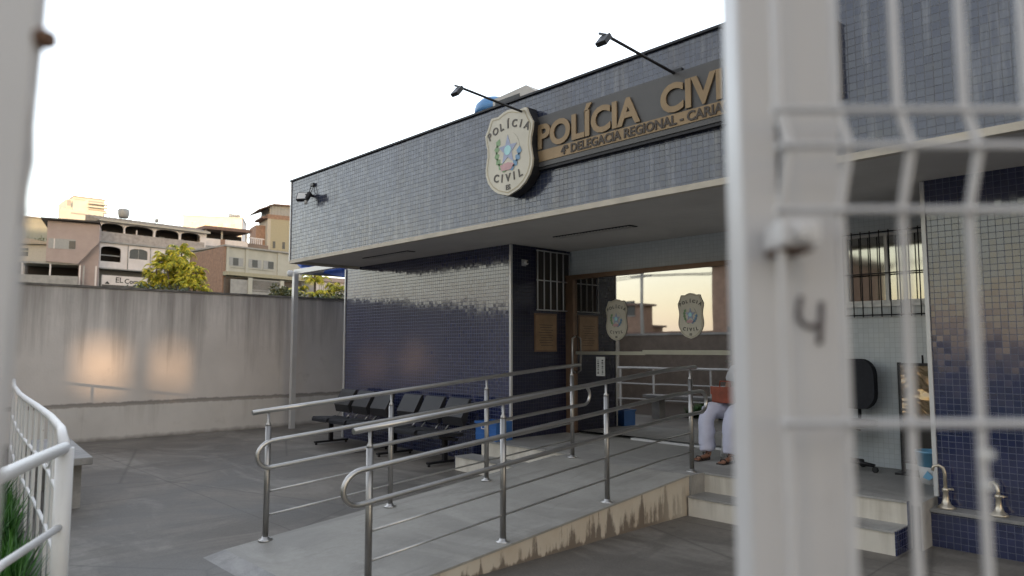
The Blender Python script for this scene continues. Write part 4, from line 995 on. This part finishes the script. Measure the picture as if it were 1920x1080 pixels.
for a, b_ in ((205, 212), (262, 270), (312, 322), (350, 358)): MB().box(U(a), U(b_), 2.1, 2.19, zf, zf+1.6).build('balcony_door', H_brick if a < 300 else H_shut, h.o)
for a in (242, 284): MB().tube([(U(a), -.06, zl), (U(a), -.06, zf-.3)], .05, 6).build('downpipe', H_grey, h.o)
# banner
bn = empty('street_banner', at_d(191, 533, 74)[:], math.atan2(h.u.y, h.u.x), 'long white banner with dark lettering hung low in front of the arcaded house', 'banner')
bl_ = (at_d(280, 533, 77)-at_d(191, 533, 74)); bl_.z = 0; Lb = bl_.length; hb2 = (533-515)/FPX*74
MB().box(0, Lb, 0, .03, 0, hb2).build('banner_cloth', H_white, bn)
text_mesh('lettering', 'EL', hb2*.8, .004, M['ink'], bn, (Lb*.28, -.005, hb2*.28), (math.pi/2, 0, 0), .01)
text_mesh('lettering', 'Comp', hb2*.7, .004, M['ink'], bn, (Lb*.48, -.005, hb2*.24), (math.pi/2, 0, 0), .012)
MB().prism([(.25, .1), (.5, .36), (.75, .12), (.6, .06)], 'y', -.01, -.002).build('logo', M['ink'], bn)
MB().tube([(-.02, .05, -2.0), (-.02, .05, hb2)], .04, 6).build('pole', H_grey, bn)
MB().tube([(Lb+.02, .05, -2.0), (Lb+.02, .05, hb2)], .04, 6).build('pole', H_grey, bn)

# -- pink house on posts
h = House('pink_house', 86, 42, 187, 43.3, 'pinkish house with a strip window standing over a dark open carport')
U = lambda px, py=450: h.uz(px, py)[0]; Z = lambda py, px=86: h.uz(px, py)[1]
MB().prism([(0, Z(490)), (U(148), Z(492)), (U(186), Z(448)), (U(186), Z(414)), (0, Z(412))], 'y', 0, 6).build('wall', H_pink, h.o)
MB().box(U(149), U(186), .8, 6, 0, Z(440)).build('stair_wall', H_pink, h.o)
MB().box(-.6, U(187), -.6, 6.3, Z(412), Z(409)).build('roof', M['coping'], h.o)
wq = MB().box(U(91), U(142), -.03, .0, Z(465), Z(446)).build('window', H_shut, h.o); MB().box(U(130), U(142), -.045, -.031, Z(464), Z(449)).build('pane', H_win, wq); MB().box(U(101), U(103), -.05, -.031, Z(465), Z(446)).build('mullion', H_white, wq)
MB().box(U(40), U(148), .2, 6, Z(494), Z(490.5)).build('carport_roof', H_grey, h.o)
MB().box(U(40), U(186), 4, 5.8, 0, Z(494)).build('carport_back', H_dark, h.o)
for px in (42, 95, 151, 158, 181): MB().box(U(px), U(px)+.16, .2, .36, 0, Z(494)).build('post', H_white if px != 158 else H_grey, h.o)
MB().box(U(15), U(150), -.1, .1, 0, Z(516)).build('front_wall', H_grey, h.o)
# -- cream low house
h = House('cream_cottage', 18, 48, 90, 48, 'small cream house with a shallow roof at the left behind the boundary wall')
U = lambda px, py=450: h.uz(px, py)[0]; Z = lambda py, px=18: h.uz(px, py)[1]
MB().box(0, h.len, 0, 6, 0, Z(456)).build('wall', H_cream, h.o)
MB().prism([(-.4, Z(457)), (h.len*.35, Z(445)), (h.len*1.1, Z(456)), (h.len*1.1, Z(459))], 'y', -.5, 6.3).build('roof', plain('far_tan_roof', (.33, .29, .24), .9, var=.15), h.o)
w_ = MB().box(U(31), U(54), -.03, 0, Z(480), Z(465)).build('window', H_win, h.o); MB().box(U(31), U(54), -.06, -.031, Z(472), Z(470)).build('shutter_bar', H_olive, w_)
MB().box(-.1, U(42), -1.5, 0, 0, Z(492)).build('porch_wall', H_grey, h.o)
# -- grey-green gabled shed
h = House('grey_green_warehouse', 10, 70, 88, 72, 'grey green warehouse with a plain end wall above the cream house', 'warehouse')
U = lambda px, py=430: h.uz(px, py)[0]; Z = lambda py, px=10: h.uz(px, py)[1]
MB().prism([(-4, 0), (h.len, 0), (h.len, Z(410)), (h.len*.8, Z(403)), (-4, Z(401))], 'y', 0, 14).build('wall', H_green, h.o)
MB().prism([(h.len+.2, Z(412)), (h.len*.8, Z(404)), (-4, Z(402)), (-4, Z(401)), (h.len*.8, Z(402)), (h.len+.2, Z(410))], 'y', -.4, 14.4).build('roof', H_grey, h.o)
# -- far pale apartment tower
h = House('pale_apartment_block', 126, 120, 200, 124, 'pale balconied apartment block rising behind the pink house', 'building')
U = lambda px, py=390: h.uz(px, py)[0]; Z = lambda py, px=126: h.uz(px, py)[1]
MB().box(U(137), U(196), 0, 16, 0, Z(367)).build('wall', H_far, h.o)
MB().box(U(126), U(137), 2, 14, 0, Z(371)).box(U(110), U(190), -3, 0, 0, Z(395)).build('lower_block', H_far, h.o)
for a, b_, c, d in ((166, 195, 371, 374), (166, 195, 377, 380), (166, 200, 387, 390), (133, 160, 397, 400), (139, 160, 371, 372), (126, 134, 375, 385)):
    y_ = -3.05 if c > 394 else -.05
    MB().box(h.uz(a, c, y_)[0], h.uz(b_, c, y_)[0], y_, y_+.04, h.uz(126, d, y_)[1], h.uz(126, c, y_)[1]).build('window', H_shut, h.o)
for c in (375.5, 382, 391): MB().box(U(164), U(200), -1.6, -.06, Z(c+2.5), Z(c)).build('balcony', H_far, h.o)
MB().box(U(136), U(197), -.3, 16, Z(367), Z(365.5)).build('roof', H_grey, h.o)
# -- long white building
h = House('long_white_building', 340, 95, 452, 97, 'long plain white building on the ridge behind the arcaded house', 'building')
U = lambda px, py=410: h.uz(px, py)[0]; Z = lambda py, px=340: h.uz(px, py)[1]
MB().box(0, h.len, 0, 12, 0, Z(404)).build('wall', H_white, h.o)
fr2 = MB(); u0, u1 = U(428), U(449)
for i in range(6): x = u0+(u1-u0)*i/5; fr2.box(x-.06, x+.06, 0, .15, Z(404), Z(397)); fr2.box(x-.06, x+.06, 1.4, 1.5, Z(404), Z(397))
for z in (Z(397), Z(400)): fr2.box(u0, u1, 0, 1.5, z-.08, z)
fr2.build('roof_frame', H_grey, h.o)
for a in (360, 385, 410, 433): MB().box(U(a), U(a)+1.0, -.04, 0, Z(421), Z(416)).build('window', H_win, h.o)
MB().box(-.2, h.len+.2, -.2, 12, Z(404), Z(403)).build('roof', H_far, h.o)
# -- terrace house with red-brown roof
h = House('terrace_house', 384, 54, 464, 56, 'house with an open roof terrace under a red brown roof, right of the arcaded house')
U = lambda px, py=440: h.uz(px, py)[0]; Z = lambda py, px=384: h.uz(px, py)[1]
MB().box(0, h.len, 3, 8, 0, Z(432)).build('rear_wall', H_dark, h.o)
MB().box(0, h.len, 0, .2, 0, Z(446)).build('wall', H_white, h.o)
MB().prism([(-.8, Z(430)), (-.8, Z(424)), (8.5, Z(418)), (8.5, Z(424))], 'x', -.3, h.len+.3).build('roof', H_red, h.o)
for px in (385, 415, 461): MB().box(U(px), U(px)+.22, .05, .2, Z(446), Z(426)).build('column', H_cream, h.o)
MB().box(U(414), U(422), -.1, -.002, 0, Z(446)).build('pier', H_brick, h.o)
MB().box(-.1, h.len+.1, -.12, -.101, Z(463), Z(460)).build('floor_band', H_grey, h.o)
# -- beige house
h = House('beige_house', 424, 40, 534, 43, 'beige green house with shuttered windows and a grille fence, left of the station roof')
U = lambda px, py=480: h.uz(px, py)[0]; Z = lambda py, px=424: h.uz(px, py)[1]
MB().box(0, h.len*1.35, 0, 7, 0, Z(462)).build('wall', H_beige, h.o)
sg_ = MB(); sg_.prism([(0.0, 0), (0.0, Z(462)), (7, Z(468)), (7, 0)], 'x', -.35, 0); sg_.build('party_wall', H_brick, h.o)
MB().box(-.3, h.len*1.37, -.25, 7, Z(462), Z(459)).build('roof', H_grey, h.o)
for px in (424, 460, 520): MB().box(U(px), U(px+5), -.12, -.001, Z(512), Z(462)).build('pilaster', H_beige, h.o)
for a, b_ in ((430, 456), (466, 490), (494, 512)):
    w_ = MB().box(U(a), U(b_), -.04, 0, Z(497), Z(481)).build('window', H_shut, h.o); c = a+7 if a < 490 else a+9
    MB().box(U(c), U(c+10), -.06, -.041, Z(496), Z(482)).build('pane', H_win, w_); MB().box(U(a-1), U(b_+1), -.1, -.061, Z(500), Z(497.5)).build('sill', H_beige, w_)
MB().box(-.4, h.len*1.37, -1.2, -.13, Z(517), Z(510)).build('canopy', H_olive, h.o)
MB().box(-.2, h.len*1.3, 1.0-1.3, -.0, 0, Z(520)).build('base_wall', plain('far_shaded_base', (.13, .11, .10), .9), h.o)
fc = MB()
for i in range(30): u_ = U(462)+(U(520)-U(462))*i/29; fc.box(u_-.025, u_+.025, -1.12, -1.08, Z(545), Z(521))
fc.box(U(462), U(520), -1.1, -1.06, Z(523), Z(521)); fc.box(U(462), U(520), -1.1, -1.06, Z(543), Z(541)); fc.build('fence_grille', H_grey, h.o)
MB().box(U(424), U(462), -1.15, -1.0, 0, Z(524)).build('front_wall', H_grey, h.o)
MB().box(U(455), U(463), -1.25, -1.151, 0, Z(519)).build('gate_pier', H_beige, h.o); MB().box(U(515), U(522), -1.25, -1.12, 0, Z(520)).build('gate_pier', H_beige, h.o)
MB().box(U(462), U(515), -1.12, -1.02, 0, Z(545)).build('low_wall', H_grey, h.o)
# balustraded terrace
h = House('balustraded_terrace_house', 466, 58, 492, 59, 'brownish house with a white balustrade between the terrace house and the tower')
U = lambda px, py=450: h.uz(px, py)[0]; Z = lambda py, px=466: h.uz(px, py)[1]
MB().box(-.5, h.len+1, 0, 6, 0, Z(456)).build('wall', plain('far_brown_render', (.22, .17, .145), .9, var=.2), h.o)
bb = MB()
for i in range(7): bb.box(.1+i*h.len/7, .1+i*h.len/7+.14, 0, .12, Z(456), Z(446))
bb.box(-.3, h.len+.3, 0, .15, Z(446), Z(444)); bb.build('balustrade', H_white, h.o)
# tower
h = House('narrow_tower_house', 506, 62, 546, 63, 'narrow tall olive house with a grey top storey at the station roof corner')
U = lambda px, py=430: h.uz(px, py)[0]; Z = lambda py, px=506: h.uz(px, py)[1]
MB().box(0, h.len*1.4, 0, 6, 0, Z(410)).build('wall', H_olive, h.o)
MB().box(-.5, .0, 0, 6, 0, Z(410)).build('side_wall', H_cream, h.o)
MB().box(-2.0, -.51, 1.5, 6, 0, Z(421)).build('side_wing', H_brick, h.o)
MB().box(-.55, h.len*1.4, -.05, 6, Z(410), Z(402)).build('storey_band', H_brick, h.o)
tg = MB().box(-.2, h.len*1.4, 0, 6, Z(402), Z(383)).build('top_storey', H_shut, h.o)
sl = MB()
for i in range(9): sl.box(h.len*.15*i, h.len*.15*i+.08, -.05, -.001, Z(402), Z(384))
sl.build('louvres', H_grey, h.o)
MB().prism([(-2.2, Z(397)), (-2.2, Z(395.5)), (.3, Z(382)), (h.len*1.5, Z(380.5)), (h.len*1.5, Z(383)), (.3, Z(384.5))], 'y', -.5, 6.5).build('roof', H_red, h.o)
MB().box(-1.5, -.05, 0, 5, Z(410), Z(407)).build('porch_roof', H_red, h.o)
for px in (512, 530): MB().box(U(px), U(px+5), -.03, 0, Z(465), Z(452)).build('window', H_win, h.o)
# pink strip house seen under the awning
h = House('pink_white_house', 590, 45, 670, 47, 'low pink and white house glimpsed under the blue awning')
U = lambda px, py=530: h.uz(px, py)[0]; Z = lambda py, px=590: h.uz(px, py)[1]
MB().box(0, h.len*1.5, 0, 6, 0, Z(527)).build('wall', H_white, h.o); MB().box(-.3, h.len*1.5, -.4, 6, Z(527), Z(519)).build('roof', H_pink, h.o)
gq = MB()
for i in range(22): gq.box(.2+i*.25, .26+i*.25, -1.0, -.95, 0, Z(534))
gq.build('fence_grille', H_grey, h.o)

# ================================================================= TREES
def frond(mb, base, az, L, droop, rise, wleaf, n=14, rg=random):
    pts = []; d_ = Vector((math.cos(az), math.sin(az), 0))
    for i in range(n+1):
        t = i/n; pts.append(base+d_*L*t*(1-.15*t)+Vector((0, 0, rise*math.sin(t*math.pi*.55)-droop*t*t*t)))
    for i in range(1, n):
        p = pts[i]; tg_ = (pts[i+1]-pts[i-1]).normalized(); sd3 = tg_.cross(Vector((0, 0, 1))).normalized(); ll = wleaf*math.sin(math.pi*min(1, (i+1)/n*.95))**.6
        for s in (-1, 1):
            tip = p+sd3*s*ll*.75+tg_*ll*.55+Vector((0, 0, -ll*.55)); w = tg_*ll*.13
            v = [mb.bm.verts.new(q) for q in (p-w, p+w, (p+tip)/2+w*1.2+Vector((0, 0, ll*.12)), tip, (p+tip)/2-w+Vector((0, 0, ll*.1)))]
            mb.bm.faces.new(v)
def palm_clump(px, py_base, py_top, D, nst, spread, label, seed, mat='palm_leaf_sunlit_tint', group=None):
    rg = random.Random(seed); b = at_d(px, py_base, D); tz = at_d(px, py_top, D).z; zb = hill_z(b.x, b.y)-.3
    r = empty('palm', (b.x, b.y, zb), 0, label, 'palm', group)
    H = tz-zb; tk_ = MB(); cr = MB()
    for s in range(nst):
        a = rg.uniform(0, 6.28); rr = rg.uniform(.1, 1)*spread; hh = H*rg.uniform(.45, .80) if s else H*.86
        top = Vector((rr*math.cos(a), rr*math.sin(a), hh)) if s else Vector((0, 0, hh)); bs_ = Vector((top.x*.3, top.y*.3, 0))
        tk_.tube([bs_, (bs_+top)/2+Vector((0, 0, .1)), top], [.11, .08, .06], 7)
        for f_ in range(15):
            frond(cr, top, rg.uniform(0, 6.28), rg.uniform(.8, 1.5)*H*.2, rg.uniform(.4, 1.3)*H*.17, rg.uniform(.3, 1.2)*H*.14, H*.07, 13, rg)
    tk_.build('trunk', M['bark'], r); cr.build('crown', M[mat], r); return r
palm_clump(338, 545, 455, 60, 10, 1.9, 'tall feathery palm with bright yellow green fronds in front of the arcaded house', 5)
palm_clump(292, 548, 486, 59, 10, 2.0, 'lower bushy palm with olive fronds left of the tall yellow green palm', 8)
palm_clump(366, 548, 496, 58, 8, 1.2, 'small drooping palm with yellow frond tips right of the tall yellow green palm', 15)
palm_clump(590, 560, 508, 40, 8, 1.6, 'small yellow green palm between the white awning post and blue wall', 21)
def leafy(name, base, H, R, n, mat, label, seed, cat='tree', group=None, trunk=.35, leaf=.12, flat=1.0):
    rg = random.Random(seed); r = empty(name, base, 0, label, cat, group)
    tk_ = MB(); th = H*trunk; tk_.tube([(0, 0, 0), (.05, .03, th*.6), (0, 0, th*1.25)], [R*.09+.02, R*.065+.015, R*.045+.01], 8)
    cl_ = []
    for i in range(16):
        a = rg.uniform(0, 6.28); rr = R*rg.uniform(.15, .75); z = th+(H-th)*rg.uniform(.15, .82); c = Vector((rr*math.cos(a), rr*math.sin(a), z)); cl_.append((c, R*rg.uniform(.28, .5)))
        if i < 8: tk_.tube([(0, 0, th*.9), (c+Vector((0, 0, th)))/2+Vector((0, 0, -.05*H)), c], [R*.04+.01, R*.025+.006, .006], 5)
    tk_.build('trunk', M['bark'], r); cr = MB()
    for i in range(n):
        c, q = rg.choice(cl_); v = Vector((rg.gauss(0, 1), rg.gauss(0, 1), rg.gauss(0, .8*flat))); v = v.normalized()*q*(rg.random()**.4)
        p = c+v; a = Vector((rg.gauss(0, 1), rg.gauss(0, 1), rg.gauss(0, 1))).normalized(); b_ = a.cross(Vector((rg.gauss(0, 1), rg.gauss(0, 1), rg.gauss(0, 1)))).normalized(); s = leaf*rg.uniform(.6, 1.4)
        cr.bm.faces.new([cr.bm.verts.new(w_) for w_ in (p-a*s, p+b_*s*.45, p+a*s, p-b_*s*.45)])
    cr.build('crown', M[mat], r); return r
def ly(px, py, D): b = at_d(px, py, D); return Vector((b.x, b.y, hill_z(b.x, b.y)-.3))
for px, py, D, top, R, mat, lab, sd4 in ((68, 470, 125, 438, 3.4, 'leaf_dark', 'dark round tree between the grey green warehouse and the pink house', 1), (116, 412, 200, 398, 4.0, 'leaf_olive', 'olive tree crown at the foot of the pale apartment block', 2),
                                 (632, 560, 23, 545, .9, 'leaf_olive', 'olive shrub under the blue awning beside the tiled wall', 3), (600, 562, 21, 548, .7, 'leaf_dark', 'dark leafy shrub under the blue awning behind the white flower', 4), (300, 552, 26, 535, 1.3, 'leaf_dark', 'dark leafy shrub on top of the boundary wall line below the palms', 6), (535, 552, 26, 530, 1.0, 'leaf_olive', 'olive shrub just left of the white awning post', 7)):
    b = ly(px, py, D); tz = at_d(px, top, D).z; leafy('shrub' if D < 50 else 'leafy_tree', b, tz-b.z, R, 2600, mat, lab, sd4, 'shrub' if D < 50 else 'tree', trunk=.5 if D < 50 else .35, leaf=.07 if D < 50 else .16)

# ================================================================= ACROSS THE STREET (behind the viewer, seen in glass and tiles)
def block(name, x0, x1, y0, y1, z1, mat, label, nwin=3, cat='building', face='y', roof=H_red):
    r = empty(name, ((x0+x1)/2, (y0+y1)/2, 0), 0, label, cat); a, b_ = (x1-x0)/2, (y1-y0)/2
    MB().box(-a, a, -b_, b_, 0, z1).build('wall', mat, r); MB().box(-a-.25, a+.25, -b_-.25, b_+.25, z1, z1+.18).build('roof', roof, r)
    for i in range(nwin):
        x = -a+(i+.5)*2*a/nwin
        for z in ([1.2] if z1 < 5 else [1.2, 4.2]):
            w_ = MB().box(x-.5, x+.5, b_, b_+.03, z, z+1.2).build('window', H_win, r); MB().box(x-.55, x+.55, b_+.03, b_+.07, z-.08, z-.001).build('sill', H_grey, w_)
    return r
block('shop_building', -46, -38, -40, -32, 3.4, H_brick, 'low brick shop across the street, farthest along it', 4)
block('billboard_house', -37.1, -35.0, -34.2, -32.4, 5.0, H_brick, 'narrow brick tower house across the street', 1)
block('corner_building', -15.6, -11.0, -17.0, -11.0, 4.9, H_brick, 'brick corner building across the street', 2)
block('street_house', -33, -19, -33, -28, 2.5, H_brick, 'long low house across the street', 5)
for i, (x, y, H, R) in enumerate(((-60, -22, 5.6, 4), (-52, -17, 4.8, 3.4), (-45, -13.5, 4.2, 3.0), (-38, -12.5, 4.0, 2.6), (-32, -11, 3.6, 2.3), (-68, -16, 6.2, 4.2), (-27, -12, 3.3, 2.0))):
    leafy('street_tree', Vector((x, y, 0)), H*.8, R, 2600, 'leaf_dark', ['spreading dark tree', 'middling dark tree', 'round dark tree', 'loose dark tree', 'low dark tree', 'tallest dark tree', 'smallest dark tree'][i]+' along the street across from the station', 40+i, 'tree', 'trees across the street', .2, .2)
up_ = empty('utility_pole', (-30.5, -26.5, 0), 0, 'concrete utility pole with cross arm across the street', 'pole')
MB().tube([(0, 0, 0), (0, 0, 7.5)], [.15, .1], 10).build('pole_shaft', H_grey, up_); MB().box(-.9, .9, -.05, .05, 6.6, 6.7).build('cross_arm', H_grey, up_)
wv = MB()
for k_ in (-.8, -.3, .3, .8): wv.tube([(-35+j*5, k_, 6.7-.6*math.sin(math.pi*((j*5) % 35)/35)) for j in range(15)], .015, 4)
wv.build('cable', M['black'], up_)
# low-sun shade: unseen blocks added behind the viewer; their gaps shape the two wall patches
SP = Vector((SUN_AZ.x, SUN_AZ.y, 0)).normalized(); SQ = Vector((-SP.y, SP.x, 0)); rzS = math.atan2(SQ.y, SQ.x)
def shade_block(name, q0, q1, z0, z1, dist, label, mat, zfrom=0):
    c = SP*dist; r = empty(name, (c+SQ*(q0+q1)/2)[:], rzS, label, 'building'); a = (q1-q0)/2
    MB().box(-a, a, -4, 4, z0, z1).build('wall', mat, r); MB().box(-a-.2, a+.2, -4.2, 4.2, z1, z1+.2).build('roof', H_red, r)
    return r
def sq(p): return p.dot(SQ), p.z+math.tan(SUN_EL)*(90-(p.dot(SP)))
PA = [sq(Vector((-13.49, 3.1, 1.6))), sq(Vector((-13.49, 3.55, .8)))]
PB = [sq(Vector((-13.49, 4.3, 1.65))), sq(Vector((-13.49, 4.55, 1.0)))]
qs = sorted([PA[0][0], PA[1][0]]); qt = sorted([PB[0][0], PB[1][0]])
ZTOP = 40
mk = M['plaster']
shade_block('sun_shade_block', qt[1], qt[1]+45, 0, ZTOP, 90, 'long plain unseen block added on the right behind the viewer to shade the sun', H_beige)
shade_block('sun_shade_block', qs[0]-150, qs[0], 0, ZTOP, 90, 'second long unseen block added farther left behind the viewer to shade the sun', H_cream)
rr5 = empty('sun_gap_block', (SP*90+SQ*(qs[0]+qt[1])/2)[:], rzS, 'narrow unseen block added between the sun shades, its gaps shaping two light patches', 'building')  # added block; its openings shape the sun patches on the boundary wall
sgn = 1; m0 = (qs[0]+qt[1])/2
mb5 = MB()
zt_, zb_ = max(PA[0][1], PB[0][1]), min(PA[1][1], PB[1][1])
mb5.box(qs[0]-m0, qt[1]-m0, -1, 1, zt_, ZTOP); mb5.box(qs[0]-m0, qt[1]-m0, -1, 1, 0, zb_)
if qt[0] > qs[1]: mb5.box(qs[1]-m0, qt[0]-m0, -1, 1, zb_, zt_)
mb5.build('wall', H_beige, rr5)
